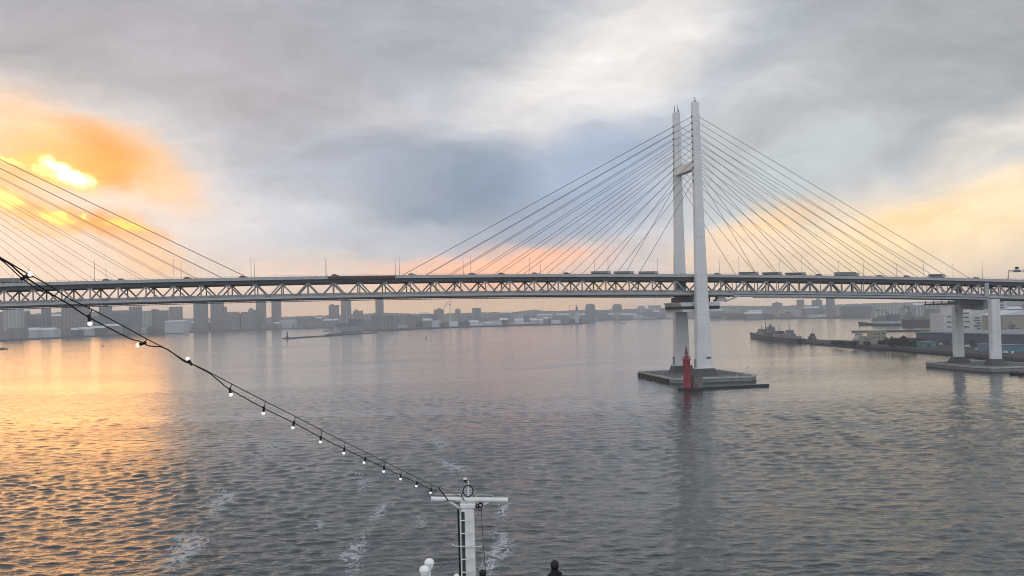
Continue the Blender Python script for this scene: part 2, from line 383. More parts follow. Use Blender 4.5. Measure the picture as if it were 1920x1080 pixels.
# chop too small for the relief mesh: short steep facets that tilt the surface normal
cn = T.noise(T.map(pos, scale=(0.35, 0.6, 1)), 1.0, 2, 0.6).outputs['Color']
tilt = T.vmath('MULTIPLY', T.vmath('SUBTRACT', cn, (0.5, 0.5, 0.5)), (0.24, 0.24, 0.0))
kk_ = T.new('ShaderNodeVectorMath', operation='SCALE'); T.put(kk_.inputs[0], tilt); T.put(kk_.inputs['Scale'], T.math('MULTIPLY', T.range(sepw.outputs[1], 350, 1000, 0.25, 1.0), gust))
T.put(pb.inputs['Normal'], T.vmath('NORMALIZE', T.vmath('ADD', bp.outputs[0], kk_.outputs[0])))
import numpy as np
def sea_mesh():
    """one sheet: a finely divided patch with real wave relief round the wake, flat beyond (ripples there come from the material)"""
    rs = np.random.RandomState(4)
    Ys = [110.0]
    while Ys[-1] < 1050: Ys.append(Ys[-1] * 1.0032)
    Ys = np.array(Ys); N = 1150
    tx = np.linspace(-0.62, 0.62, N)
    Yg, Tg = np.meshgrid(Ys, tx, indexing='ij'); X = Yg * Tg; Y = Yg.copy(); Z = np.zeros_like(X)
    dY = Yg * 0.0032; dx = np.zeros_like(X); dy = np.zeros_like(X)
    nW = 90
    lam = np.exp(rs.uniform(math.log(1.1), math.log(8), nW)); th = 0.22 + rs.normal(0, 0.75, nW) + pi / 2
    for l, t, ph in zip(lam, th, rs.uniform(0, 2 * pi, nW)):
        k = 2 * pi / l; a = 0.0047 * l ** 0.9 * rs.uniform(.5, 1.5)
        att = np.clip((l / dY - 2.0) / 3.0, 0, 1)
        p = k * (X * cos(t) + Y * sin(t)) + ph + 0.6 * np.sin(X * .021 + ph) + .5 * np.sin(Y * .017 + 2 * ph)
        Z += a * att * np.cos(p); q = a * att * 1.1 * np.sin(p)
        dx -= q * cos(t); dy -= q * sin(t)
    g = 0.8 + 0.35 * np.sin(X * .013 + 1.2 * np.sin(Y * .011)) * np.sin(Y * .019 + .8 * np.sin(X * .009 + 1))
    edge = np.clip((Yg - 112) / 12, 0, 1) * np.clip((1040 - Yg) / 620, 0, 1) * np.clip((0.615 - np.abs(Tg)) / 0.04, 0, 1)
    Z *= g * edge; X += dx * g * edge; Y += dy * g * edge
    nr = len(Ys)
    co = np.stack([X, Y, Z], -1).reshape(-1, 3)
    idx = np.arange(nr * N).reshape(nr, N)
    f = np.stack([idx[:-1, :-1], idx[:-1, 1:], idx[1:, 1:], idx[1:, :-1]], -1).reshape(-1, 4)
    Y0, Y1 = Ys[0], Ys[-1]; b = len(co)
    ext = [(-5800, -380), (6800, -380), (6800, Y0), (-5800, Y0), (-5800, Y1), (6800, Y1), (6800, 8800), (-5800, 8800)]
    co = np.vstack([co, [(x, y, 0) for x, y in ext]])
    n0, n1, m0, m1 = idx[0, 0], idx[0, -1], idx[-1, 0], idx[-1, -1]
    f = np.vstack([f, [(b, b + 1, b + 2, b + 3), (b + 3, n0, m0, b + 4), (n1, b + 2, b + 5, m1), (b + 4, b + 5, b + 6, b + 7)]])
    me = bpy.data.meshes.new('water'); me.vertices.add(len(co)); me.vertices.foreach_set('co', co.astype(np.float32).ravel())
    me.loops.add(len(f) * 4); me.loops.foreach_set('vertex_index', f.astype(np.int32).ravel())
    me.polygons.add(len(f)); me.polygons.foreach_set('loop_start', np.arange(0, len(f) * 4, 4, dtype=np.int32))
    me.polygons.foreach_set('use_smooth', np.ones(len(f), bool))
    me.update(calc_edges=True); me.validate()
    o = bpy.data.objects.new('water', me); COL.objects.link(o); me.materials.append(wm)
    return o
tag(sea_mesh(), kind='structure')

# ================================================================== LAND
def pxpoly(pts, z=0.0): return [tuple(at(x, y, z)[:2]) for x, y in pts]
shore = pxpoly([(-160, 647), (0, 640), (50, 638), (140, 632.5), (240, 628), (330, 625), (480, 618), (560, 616), (628, 615), (641, 622), (740, 620.3),
                (800, 616.6), (870, 614), (960, 611.6), (1030, 609.6), (1090, 607.6), (1106, 606), (1109, 601), (1200, 599), (1340, 598), (1500, 597.5),
                (1580, 597), (1645, 595.5), (1780, 592)])
shore += [(5600, 3400), (5600, 8200), (-4800, 8200), (-4800, 2300)]
tag(MB().prism(shore, -1.0, 3.0).build('far_shore_ground', M_ground), kind='structure')
near = [(369, 1318), (357, 1326), (352, 1256), (359, 1090), (372, 871), (366, 741), (366, 430), (900, 430), (2600, 900), (2600, 1760), (742, 1760), (705, 1690), (492, 1165), (440, 1120), (420, 1150), (385, 1256)]
tag(MB().prism(near, -1.0, 3.0).build('near_quay_ground', M_ground), kind='structure')
qe = MB(); q = [(356.4, 1326), (351.4, 1256), (358.4, 1090), (371.4, 871), (365.4, 741), (365.4, 430)]
for a, b in zip(q, q[1:]): qe.bar((a[0] - .3, a[1], 1.9), (b[0] - .3, b[1], 1.9), 1.1, 2.6)
tag(qe.build('quay_edge', M_quay), 'long dark concrete quay edge running along the water below the sheds', 'quay wall')

def ridge(pts, Y, depth, seed, mtl, jag=1.0):
    rnd = random.Random(seed); xs = []
    for (x0, y0), (x1, y1) in zip(pts, pts[1:]):
        n = max(2, int((x1 - x0) / 4))
        xs += [(x0 + (x1 - x0) * k / n, y0 + (y1 - y0) * k / n + rnd.uniform(-jag, jag)) for k in range(n)]
    vs = []; fs = []; n = len(xs)
    for k, (x, y) in enumerate(xs):
        p = aty(x, y, Y); s = p.z
        vs += [(p.x * (Y - depth) / Y, Y - depth, 2.5), (p.x * (Y - depth * .45) / Y, Y - depth * .45, 2.5 + (s - 2.5) * (0.55 + rnd.uniform(-.1, .1))), (p.x, Y, s), (p.x * (Y + depth) / Y, Y + depth, 2.5)]
    for k in range(n - 1):
        for j in range(3): fs.append((k * 4 + j, (k + 1) * 4 + j, (k + 1) * 4 + j + 1, k * 4 + j + 1))
    o = MB().add(vs, fs).build('hills', mtl, smooth=False)
    tag(o, kind='structure')
ridge([(-150, 588), (60, 588), (120, 585), (215, 583), (260, 592), (330, 597), (480, 596), (530, 594), (600, 591.5), (720, 586), (770, 588), (830, 588.5), (900, 586), (960, 585), (985, 582.5), (1005, 580.5),
       (1025, 583), (1070, 582), (1150, 580), (1210, 578.5), (1250, 577), (1340, 573.5), (1420, 573.5), (1500, 572.5), (1560, 571.5), (1640, 568), (1700, 567), (1760, 564.5), (1830, 564), (1960, 562), (2080, 560)], 6900, 700, 3, M_hill, 0.7)
ridge([(1600, 582), (1680, 575), (1760, 572), (1840, 574), (1950, 571), (2080, 572)], 4300, 350, 9, M_hill, 0.8)

# ================================================================== BRIDGE
ZD, CC = 54.754, 4.5e-5
def zb(s): return ZD - CC * (s + 230) ** 2
bridge = tag(empty('cable_stayed_bridge', (BX, BY, 0), BA), 'long white cable stayed bridge with double deck truss crossing the whole harbour', 'bridge')
T0, T1 = 3.7, BW - 3.7
PP = 460 / 31
S0, S1 = -482.0, 300.0
def stations(a, b, step=PP):
    n = max(1, int(round((b - a) / step))); return [a + (b - a) * k / n for k in range(n + 1)]
def strip(mb, a, b, t0, t1, z0, z1):     # box following the deck's vertical curve
    st = stations(a, b); vs = []; fs = []
    for s in st:
        z = zb(s); vs += [(s, t0, z + z0), (s, t1, z + z0), (s, t1, z + z1), (s, t0, z + z1)]
    for k in range(len(st) - 1):
        for j in range(4): fs.append((k * 4 + j, k * 4 + (j + 1) % 4, k * 4 + 4 + (j + 1) % 4, k * 4 + 4 + j))
    n = len(st) - 1
    fs += [(3, 2, 1, 0), (n * 4, n * 4 + 1, n * 4 + 2, n * 4 + 3)]
    return mb.add(vs, fs)
ud = strip(MB(), S0, S1, T0, T1, 11.0, 12.3).build('upper_deck', M_light, bridge)
strip(MB(), S0, S1, T0 + 0.6, T1 - 0.6, 12.304, 12.36).build('roadway', M_road, ud)
for t in (T0, T1 - .3): strip(MB(), S0, S1, t, t + .3, 12.305, 12.75).build('parapet', M_grey, ud)
for t in (T0 + .15, T1 - .15):
    rb = MB(); strip(rb, S0, S1, t - .05, t + .05, 13.36, 13.46)
    s = S0
    while s < S1: rb.box(s - .09, s + .09, t - .09, t + .09, zb(s) + 12.75, zb(s) + 13.35); s += 3.2
    rb.build('railing', M_grey, ud)
strip(MB(), S0, S1, 17.5, 21.8, 12.37, 13.1).build('median_barrier', M_grey, ud)
strip(MB(), S0, S1, T0 + 1.4, T1 - 1.4, 10.2, 10.996).build('deck_girder', M_dark, ud)  # dark colour includes the shade under the deck overhang
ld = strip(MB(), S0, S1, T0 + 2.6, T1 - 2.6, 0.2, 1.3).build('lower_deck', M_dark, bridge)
for t in (T0 + 3.2, T1 - 3.5): strip(MB(), S0, S1, t, t + .3, 1.31, 3.0).build('parapet', M_grey, ld)
def truss(t):
    tr = empty('truss', parent=bridge)
    strip(MB(), S0, S1, t - .6, t + .6, 0.25, 1.5).build('bottom_chord', M_light, tr)
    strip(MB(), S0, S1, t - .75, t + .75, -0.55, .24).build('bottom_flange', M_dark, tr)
    strip(MB(), S0, S1, t - .55, t + .55, 8.7, 10.19).build('top_chord', M_dark, tr)  # painted dark for the shade that the deck overhang throws on it
    d = MB(); k0 = int(S0 / PP) - 1
    for k in range(k0, int(S1 / PP) + 1):
        s = k * PP
        if s - PP / 2 < S0 or s + PP / 2 > S1: continue
        top = zb(s) + 8.75
        d.bar((s - PP / 2 + .5, t, zb(s - PP / 2) + 1.7), (s - .35, t, top), .75, .8)
        d.bar((s + .35, t, top), (s + PP / 2 - .5, t, zb(s + PP / 2) + 1.7), .75, .8)
        d.box(s - .34, s + .34, t - .34, t + .34, zb(s) + 1.9, top - .3)
        d.prism([(s - .9, t - .5), (s + .9, t - .5), (s + .9, t + .5), (s - .9, t + .5)], top - .9, top - .05, [(s - 1.2, t - .5), (s + 1.2, t - .5), (s + 1.2, t + .5), (s - 1.2, t + .5)])
        m = s + PP / 2
        d.prism([(m - 2.1, t - .52), (m + 2.1, t - .52), (m + 2.1, t + .52), (m - 2.1, t + .52)], zb(m) + 1.85, zb(m) + 3.0, [(m - 1.3, t - .52), (m + 1.3, t - .52), (m + 1.3, t + .52), (m - 1.3, t + .52)])
        if s > 10: d.box(m - .2, m + .2, t - .2, t + .2, zb(m) + 2.9, zb(m) + 9)
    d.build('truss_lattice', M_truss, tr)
truss(T0 + 1.6); truss(T1 - 1.6)
strip(MB(), -226, -187, T0 - .35, T0 - .02, 10.9, 12.5).build('brown_cover', M_brown, bridge)
# maintenance rail hung under the lower deck
for a, b, t in ((S0, -18, T0 + 2), (36, 196, T0 + 2)):
    g = MB(); strip(g, a, b, t - .15, t + .15, -1.75, -1.35)
    s = a + 1
    while s < b: g.box(s - .14, s + .14, t - .12, t + .12, zb(s) - 1.36, zb(s) - .4); s += PP / 4
    g.build('maintenance_rail_frame', M_dark, bridge)
# covered walkway slung below the lower deck on the far side of the tower
wk = strip(MB(), 23, 199, T0 + .2, T0 + 1.6, -0.9, 1.25).build('skywalk', mat('skywalk_panel', (0.40, 0.43, 0.46), 0.4, var=0.2, scale=0.2), bridge)
strip(MB(), 23, 199, T0 + .1, T0 + .19, 0.35, 0.75).build('window_strip', M_glassd, wk)

def tower(s0, first=True):
    tw = empty('tower', parent=bridge)
    for far in (0, 1):
        def cen(z):
            q = 2.8 * (z - 7.5) / 164.5
            return q if not far else BW - q
        prof = [(7.5, 10.2, 5.6), (20, 9.5, 5.4), (40, 8.3, 5.1), (52, 7.7, 4.9), (65, 7.2, 4.8), (90, 6.1, 4.5), (120, 5.2, 4.3), (145, 4.6, 4.1), (171.4, 4.15, 3.9), (172, 3.8, 3.55)]
        m = MB(); vs = []; fs = []
        for z, w, d in prof:
            c = cen(z); e = min(.55, w * .1)
            ring = [(-w / 2 + e, -d / 2), (w / 2 - e, -d / 2), (w / 2, -d / 2 + e), (w / 2, d / 2 - e), (w / 2 - e, d / 2), (-w / 2 + e, d / 2), (-w / 2, d / 2 - e), (-w / 2, -d / 2 + e)]
            vs += [(s0 + x, c + y, z) for x, y in ring]
        for k in range(len(prof) - 1):
            fs += [(k * 8 + i, k * 8 + (i + 1) % 8, k * 8 + 8 + (i + 1) % 8, k * 8 + 8 + i) for i in range(8)]
        fs += [tuple(range(7, -1, -1)), tuple((len(prof) - 1) * 8 + i for i in range(8))]
        m.add(vs, fs)
        m.build('tower_leg', M_white, tw)
        for k in range(11):
            z = 163 - 4 * k; w = 4.15 + (170 - z) * .021
            for sg in (-1, 1): MB().box(s0 + sg * (w / 2) - .5, s0 + sg * (w / 2) + .5, cen(z) - .45, cen(z) + .45, z - .75, z + .55).build('cable_anchor', M_dark, tw)
        a = MB(); c = cen(172)
        if far:
            for x, hh in ((-1.2, 5), (1.1, 5), (1.7, 2.2)): a.tube((s0 + x, c, 172), (s0 + x, c, 172 + hh), .28, .12, 6)
        else:
            a.box(s0 - .8, s0 + .8, c - .5, c + .5, 172, 172.9); a.tube((s0 + .2, c, 172.8), (s0 + .2, c, 175), .15, .1, 6); a.box(s0 - .6, s0 + .4, c - .2, c + .2, 174.2, 174.8)
        a.build('aerial', M_dark, tw)
        lb = MB(); w = 9.6; c = cen(16)
        lb.box(s0 - w / 2 - .9, s0 - w / 2 + .05, c - .8, c + .8, 7.5, 13); lb.build('leg_ladder_cage', M_conc, tw)
    MB().box(s0 - 2.3, s0 + 2.3, 4.2, BW - 4.2, 130.6, 135.6).build('crossbeam', M_white, tw)
    MB().box(s0 - 2.8, s0 + 2.8, 3.4, BW - 3.4, 47.2, 51.6).build('lower_crossbeam', M_grey, tw)
    return tw
tower(0); tower(-460)
# a line of small dark lettering-like marks low on the near leg front: draught and clearance plate
MB().box(1.0, 3.6, -2.86, -2.78, 13.2, 14.3).build('clearance_plate', M_concd, bridge)

for s0 in (0, -460):
    for sg in (-1, 1):
        if s0 == -460 and sg < 0: continue
        for far in (0, 1):
            for k in range(11):
                d0 = (6.5 if s0 == -460 else 0) + 39 + (183.5 - 39) * (10 - k) / 10 if (s0 == -460 or sg < 0) else 38.5 + (187 - 38.5) * (10 - k) / 10
                z = 163 - 4 * k; w = 4.15 + (170 - z) * .021
                q = 2.8 * (z - 7.5) / 164.5
                t_top = q if not far else BW - q
                t_bot = T0 + .45 if not far else T1 - .45
                s = s0 + sg * d0
                MB().tube((s0 + sg * w / 2, t_top, z), (s, t_bot, zb(s) + 12.3), .135 if s0 == 0 else .10, n=6).build('stay_cable', M_cable, bridge)
# observation lounge between the legs
lg = MB().prism([(-10.6, 4.5), (12.4, 4.5), (12.4, BW - 4.5), (-10.6, BW - 4.5)], 42.0, 47.19, [(-12, 4), (13.5, 4), (13.5, BW - 4), (-12, BW - 4)]).build('observation_lounge', M_white, bridge)
MB().prism([(-11.25, 4.25), (12.95, 4.25), (12.95, BW - 4.25), (-11.25, BW - 4.25)], 43.6, 45.5, [(-11.75, 4.08), (13.35, 4.08), (13.35, BW - 4.08), (-11.75, BW - 4.08)]).build('window_band', M_glassd, lg)
MB().box(-12.4, 13.9, 3.8, BW - 3.8, 47.2, 47.9).build('lounge_roof', M_white, lg)
st_ = MB()
st_.box(12, 19, 5, 12, 48.15, 49.4); st_.box(13, 18, 6, 11, 49.4, 51.5)
st_.build('stair_landing', M_light, bridge)
fs_ = MB(); fs_.bar((17, T0 + .6, 48.0), (27, T0 + .6, 51.6), 1.6, .9); fs_.bar((17, T0 + .6, 49.6), (27, T0 + .6, 53.1), .2, .25)
fs_.build('access_stair', M_light, bridge)
ub = MB(); ub.box(-9, 9, 9, BW - 9, 48.12, 51.4); ub.build('lift_machine_room', M_dark, bridge)

# tower foundations (fendered concrete islands) and pedestals
def island(poly, z, name):
    f = MB().prism(poly, -1.5, z).build(name, M_conc, bridge)
    MB().prism([(p[0] * .97 + .03 * sum(q[0] for q in poly) / len(poly), p[1] * .97 + .03 * sum(q[1] for q in poly) / len(poly)) for p in poly], z + .004, z + .05).build('deck_surface', M_deckc, f)
    n = len(poly); cx = sum(p[0] for p in poly) / n; cy = sum(p[1] for p in poly) / n
    cp = MB()
    for i in range(n):
        a, b = poly[i], poly[(i + 1) % n]
        cp.bar((a[0], a[1], z + .25), (b[0], b[1], z + .25), 1.4, .9)
    cp.build('coping_edge', M_concl, f)
    wl = MB()
    for i in range(n):
        a, b = poly[i], poly[(i + 1) % n]
        wl.bar((a[0], a[1], -.2), (b[0], b[1], -.2), .7, 1.6)
    wl.build('wet_waterline_edge', M_concd, f)
    return f
for s0 in (0, -460):
    poly = [(s0 - 23.5, 57), (s0 - 28, -17), (s0 - 24.5, -26), (s0 + 20, -26), (s0 + 26, -18), (s0 + 28, 57)]
    f = island(poly, 2.7, 'foundation_island')
    for c in (0, BW):
        MB().prism([(s0 - 7.4, c - 5), (s0 + 7.4, c - 5), (s0 + 7.4, c + 5), (s0 - 7.4, c + 5)], 2.7, 7.3, [(s0 - 5.9, c - 3.6), (s0 + 5.9, c - 3.6), (s0 + 5.9, c + 3.6), (s0 - 5.9, c + 3.6)]).build('leg_pedestal', M_concd, f)
        MB().box(s0 - 6, s0 + 6, c - 3.7, c + 3.7, 7.3, 7.75).build('pedestal_cap', M_white, f)
    if s0 == 0:
        for k in range(13):
            u = (k + .5) / 13; x = -23.5 - 4.5 * u - .65; y = 57 - 74 * u
            MB().box(x - .5, x + .5, y - 1.3, y + 1.3, -.6, 2.3).build('fender', M_black, f)
        for x, y in ((-22, -22), (12, -22), (18, 40), (-23, 10), (21, -12)):
            p = MB().lathe((x, y, 3.1), [(.35, 0), (.3, .9), (.5, 1.0), (.5, 1.3), (.1, 1.5)], 8).build('bollard', M_concl, f)
        p = MB().tube((20, -20, 2.7), (20, -20, 8), .14, .1, 6).box(19.6, 20.4, -20.4, -19.6, 7.6, 8.4).build('marker_light', M_concl, f)
        MB().box(-1, 4, 9, 16, 2.7, 5.4).build('machine_hut', M_conc, f)
# side pier
SP = 200
pf = island([(182, 50), (176.5, -11), (179, -26), (224, -27), (228, 50)], 2.8, 'pier_island')
pier = empty('pier', parent=bridge)
for c in (0, BW):
    top = zb(SP) - .56
    m = MB(); w0, w1, d = 6.6, 6.1, 4.4
    m.prism([(SP - w0 / 2, c - d / 2 + .4), (SP - w0 / 2 + .4, c - d / 2), (SP + w0 / 2 - .4, c - d / 2), (SP + w0 / 2, c - d / 2 + .4), (SP + w0 / 2, c + d / 2 - .4), (SP + w0 / 2 - .4, c + d / 2), (SP - w0 / 2 + .4, c + d / 2), (SP - w0 / 2, c + d / 2 - .4)], 7, top,
            [(SP - w1 / 2, c - d / 2 + .4), (SP - w1 / 2 + .4, c - d / 2), (SP + w1 / 2 - .4, c - d / 2), (SP + w1 / 2, c - d / 2 + .4), (SP + w1 / 2, c + d / 2 - .4), (SP + w1 / 2 - .4, c + d / 2), (SP - w1 / 2 + .4, c + d / 2), (SP - w1 / 2, c + d / 2 - .4)])
    m.build('pier_leg', M_white, pier)
    MB().prism([(SP - 6.5, c - 5), (SP + 6.5, c - 5), (SP + 6.5, c + 5), (SP - 6.5, c + 5)], 2.8, 6.98, [(SP - 3.9, c - 3), (SP + 3.9, c - 3), (SP + 3.9, c + 3), (SP - 3.9, c + 3)]).build('leg_pedestal', M_concd, pf)
    MB().box(SP - 4.9, SP - 3.35, c - 2.6, c - .6, 7.2, 12).build('leg_ladder_cage', M_white, pier)
MB().box(SP - 2.6, SP + 2.6, 2.3, BW - 2.3, zb(SP) - 7.0, zb(SP) - .7).build('crossbeam', M_grey, pier)
for t in (T0 + .3, T1 - 1.7): MB().box(SP - 3.2, SP - .2, t, t + 1.4, zb(SP) + 1.55, zb(SP) + 10.1).build('end_post', M_grey, pier)
gy = MB(); gy.box(171, 196, T0 + 2.5, T1 - 2.5, zb(185) - 4.2, zb(185) - 3.2)
for s in (172, 178, 184, 190, 195):
    for t in (T0 + 3, T1 - 3): gy.box(s - .2, s + .2, t - .2, t + .2, zb(185) - 3.2, zb(185) - 1.4)
gy.box(171, 196, T0 + 2.5, T0 + 2.7, zb(185) - 3.2, zb(185) - 2.2)
gy.build('maintenance_gantry_frame', M_dark, bridge)

def bpt(s, t, z): return Vector((BX + s * cos(BA) - t * sin(BA), BY + s * sin(BA) + t * cos(BA), z))
# street lamps standing on both parapets
lamp = None
def make_lamp(s, t, side):
    global lamp
    if lamp is None:
        lamp = tag(empty('street_lamp'), 'slim grey lamp post standing on the bridge deck parapet', 'street lamp', 'lamp posts along the bridge deck')
        MB().tube((0, 0, 0), (0, 0, 11), .16, .09, 8).build('pole', M_grey, lamp)
        MB().box(-.25, .25, -.3, 1.1, 10.9, 11.1).build('lamp_head', M_light, lamp); o = lamp
    else: o = copy_tree(lamp)
    o.location = bpt(s, t, zb(s) + 12.755); o.rotation_euler = (0, 0, BA if side == 0 else BA + pi)
for k in range(-3, 12):
    s = -269 + 42.2 * k
    if -8 < s < 8: continue
    if -400 < s < 222:
        make_lamp(s, T0 + .15, 0); make_lamp(s, T1 - .15, 1)

# vehicles
M_tr = mat('truck_box_grey', (0.23, 0.24, 0.25), 0.5); M_trd = mat('truck_dark', (0.11, 0.12, 0.13), 0.5); M_rc = mat('car_red', (0.25, 0.02, 0.015), 0.35); M_rim = mat('wheel_rim', (0.4, 0.4, 0.4), 0.4)
def wheel_set(root, xs, y, r):
    for x in xs:
        for sg in (-1, 1):
            w = MB().tube((x, sg * y - .12, r), (x, sg * y + .12, r), r, n=12).build('wheel', M_black, root)
def truck(s, t, L, hh, label, zoff=12.365, mtl=None, cabfirst=1, group='lorries on the bridge deck'):
    r = tag(empty('truck', bpt(s, t, zb(s) + zoff), BA + (0 if cabfirst > 0 else pi)), label, 'truck', group)
    MB().box(-L / 2, L / 2 - 2.6, -1.2, 1.2, 1.0, hh).build('cargo_box', mtl or M_tr, r, bevel=.05)
    MB().prism([(L / 2 - 2.4, -1.15), (L / 2, -1.15), (L / 2, 1.15), (L / 2 - 2.4, 1.15)], .6, min(2.6, hh + .1), [(L / 2 - 2.4, -1.15), (L / 2 - .35, -1.1), (L / 2 - .35, 1.1), (L / 2 - 2.4, 1.15)]).build('cab', M_light, r, bevel=.08)
    MB().box(-L / 2 + .2, L / 2 - .3, -.5, .5, .6, .95).build('chassis', M_black, r)
    wheel_set(r, (-L / 2 + 1.2, -L / 2 + 2.5, L / 2 - 1.3), 1.05, .5)
def car(s, t, mtl, label, zoff=12.365):
    r = tag(empty('car', bpt(s, t, zb(s) + zoff), BA), label, 'car', 'cars on the bridge')
    MB().box(-2.2, 2.2, -.85, .85, .3, .9).build('body', mtl, r, bevel=.12)
    MB().prism([(-1.7, -.78), (1.1, -.78), (1.1, .78), (-1.7, .78)], .9, 1.5, [(-1.3, -.65), (.5, -.65), (.5, .65), (-1.3, .65)]).build('cabin', M_glassd, r)
    wheel_set(r, (-1.35, 1.35), .8, .32)
def s_of(px, t, zoff=13.0):
    lo, hi = -480.0, 300.0
    for _ in range(40):
        m = (lo + hi) / 2; p = bpt(m, t, zb(m) + zoff) - Vector((0, 0, CAMH))
        dx = p.x; dd = p.y * cos(PITCH) + p.z * sin(PITCH); uu = p.z * cos(PITCH) - p.y * sin(PITCH)
        x = FPX * dx / dd; y = FPX * uu / dd
        if 960 + x * cos(ROLL) - y * sin(ROLL) < px: lo = m
        else: hi = m
    return lo
for px, t, L, hh, mt, lab in [
    (26, 7, 14.5, 3.2, M_tr, 'grey box truck on the deck by the lowest stay cables at the sunset end'),
    (1127, 7.5, 12.4, 2.25, M_tr, 'low grey trailer truck on the deck, third from the white tower towards midspan'),
    (1170, 7.5, 12.6, 2.25, M_tr, 'low grey trailer truck on the deck, second from the white tower towards midspan'),
    (1216, 7.5, 12.2, 2.25, M_tr, 'low grey trailer truck on the deck next to the tower on its midspan side'),
    (1404, 7.5, 12.8, 2.25, M_trd, 'dark trailer truck on the deck, first past the near tower leg towards the pier'),
    (1448, 7.5, 12.8, 2.25, M_trd, 'dark trailer truck on the deck, second of three queued past the tower'),
    (1492, 7.5, 13.6, 2.25, M_trd, 'dark trailer truck on the deck, third of three queued past the tower'),
    (1588, 7.5, 16.5, 3.0, M_tr, 'tall grey box lorry alone on the deck halfway from the tower to the pier'),
    (1757, 7.5, 11.0, 2.8, M_trd, 'dark lorry on the deck close before the side pier and the sign gantry')]:
    truck(s_of(px, t), t, L, hh, lab, mtl=mt)
M_cs = mat('car_silver', (0.35, 0.35, 0.36), 0.35); M_ck = mat('car_black', (0.015, 0.015, 0.016), 0.3)
for px, t, mt, lab, zo in [
    (200, 6.5, M_ck, 'black car on the upper deck among the lower stay cables near the sunset', 12.365),
    (228, 9.5, M_cs, 'silver car on the upper deck following a black car under the stay cables', 12.365),
    (455, 6.5, M_ck, 'black car on the upper deck where the longest sunset side cable lands', 12.365),
    (628, 6.5, M_rc, 'dark red car on the upper deck above the start of the brown cover', 12.365),
    (772, 6.5, M_cs, 'silver car on the upper deck where the longest tower cable lands', 12.365),
    (885, 6.5, M_ck, 'black car on the upper deck over the pink band of sky', 12.365),
    (1003, 7, M_cs, 'silver car on the upper deck a short way ahead of the trailer trucks', 12.365),
    (1830, 7, M_cs, 'silver car on the upper deck right above the side pier', 12.365),
    (612, 12, M_ck, 'black car on the lower deck inside the truss below the brown cover', 1.32),
    (1209, 12, M_rc, 'red car on the lower deck inside the truss near the tower', 1.32),
    (720, 12, M_rc, 'small red car on the lower deck inside the truss at midspan', 1.32),
    (300, 30, M_cs, 'silver car on the far lane of the deck under the sunset side cables', 12.365),
    (352, 6.5, M_rc, 'red car on the upper deck between two lamp posts at the sunset side', 12.365),
    (545, 30, M_ck, 'black car on the far lane of the deck before the brown cover', 12.365),
    (690, 30, M_cs, 'silver car on the far lane of the deck above the middle of the brown cover', 12.365),
    (940, 6.5, M_rc, 'red car on the upper deck past the pink band of sky', 12.365),
    (1062, 6.5, M_ck, 'black car on the upper deck just ahead of the first trailer truck', 12.365),
    (1345, 6.5, M_cs, 'silver car on the upper deck right past the near tower leg', 12.365),
    (1535, 6.5, M_ck, 'black car on the upper deck between the queued trailers and the tall lorry', 12.365),
    (1650, 6.5, M_cs, 'silver car on the upper deck past the tall grey lorry', 12.365),
    (1700, 6.5, M_rc, 'red car on the upper deck before the dark lorry near the pier', 12.365),
    (860, 12, M_cs, 'silver car on the lower deck inside the truss before midspan', 1.32),
    (1060, 12, M_ck, 'black car on the lower deck inside the truss towards the tower', 1.32)]:
    car(s_of(px, t), t, mt, lab, zo)

# overhead sign gantry at the end of the cable-stayed span
sgs = s_of(1900, 10)
sg = tag(empty('sign_gantry', bpt(sgs, 0, zb(sgs) + 12.37), BA), 'grey overhead road sign gantry standing across the deck beyond the pier', 'sign gantry')
for x in (-6.3, 6.3):
    b = MB(); b.tube((x, 6.5, 0), (x * .92, 6.5, 6.8), .3, .25, 8); b.tube((x * 1.12, 6.5, 0), (x * .92, 6.5, 5.5), .18, .15, 8); b.build('post', M_grey, sg)
b = MB(); b.tube((-5.9, 6.5, 6.8), (5.9, 6.5, 6.8), .22, n=8); b.tube((-5.9, 6.5, 5.7), (5.9, 6.5, 5.7), .2, n=8)
for k in range(6): b.tube((-5.6 + k * 2, 6.5, 5.7), (-4.6 + k * 2, 6.5, 6.8), .12, n=6)
b.build('truss_beam_frame', M_grey, sg)
MB().box(-2.6, 2.6, 6.0, 6.2, 5.4, 7.0).build('sign_panel', M_trd, sg, bevel=.03)
MB().box(-1.3, 1.3, 6.0, 6.25, 7.25, 8.9).build('sign_panel', M_black, sg, bevel=.03)

# ================================================================== RED LIGHTHOUSE + BREAKWATER
bwp = at(1288, 727, 1.3)
br = MB()
a, b = at(1272, 730, 0.6), at(1441, 722, 0.6)
d = (b - a); d.z = 0; d.normalize(); nrm = Vector((-d.y, d.x, 0))
br.add([], [])
poly = []
for u, wv in ((0, .8), (2, 2.3), (6, 3), (22, 3), (24, 1.6), ((b - a).length - 2, 1.6), ((b - a).length, .8)):
    poly.append(a + d * u - nrm * wv)
for u, wv in (((b - a).length, .8), ((b - a).length - 2, 1.6), (24, 1.6), (22, 3), (6, 3), (2, 2.3), (0, .8)):
    poly.append(a + d * u + nrm * wv)
br.prism([(p.x, p.y) for p in poly], -1.2, 1.2)
bw = br.build('breakwater', mat('black_wet_stone', (0.022, 0.025, 0.03), 0.6, var=0.5, scale=0.5))
tag(bw, 'low black breakwater in the water carrying the red lighthouse', 'breakwater')
lc = at(1288.5, 727.5, 1.2)
lh = tag(empty('lighthouse', lc, math.atan2(d.y, d.x)), 'red lighthouse with pointed top standing in front of the white bridge tower', 'lighthouse')
MB().lathe((0, 0, 0), [(2.35, 0), (2.3, .2), (2.05, .6), (1.95, 14.6), (2.0, 15.0)], 20).build('tower_shaft', M_red, lh, smooth=True)
MB().lathe((0, 0, 0), [(2.0, 14.9), (2.45, 15.2), (2.45, 15.5), (.9, 15.5)], 20).build('gallery', M_red, lh)
rl = MB()
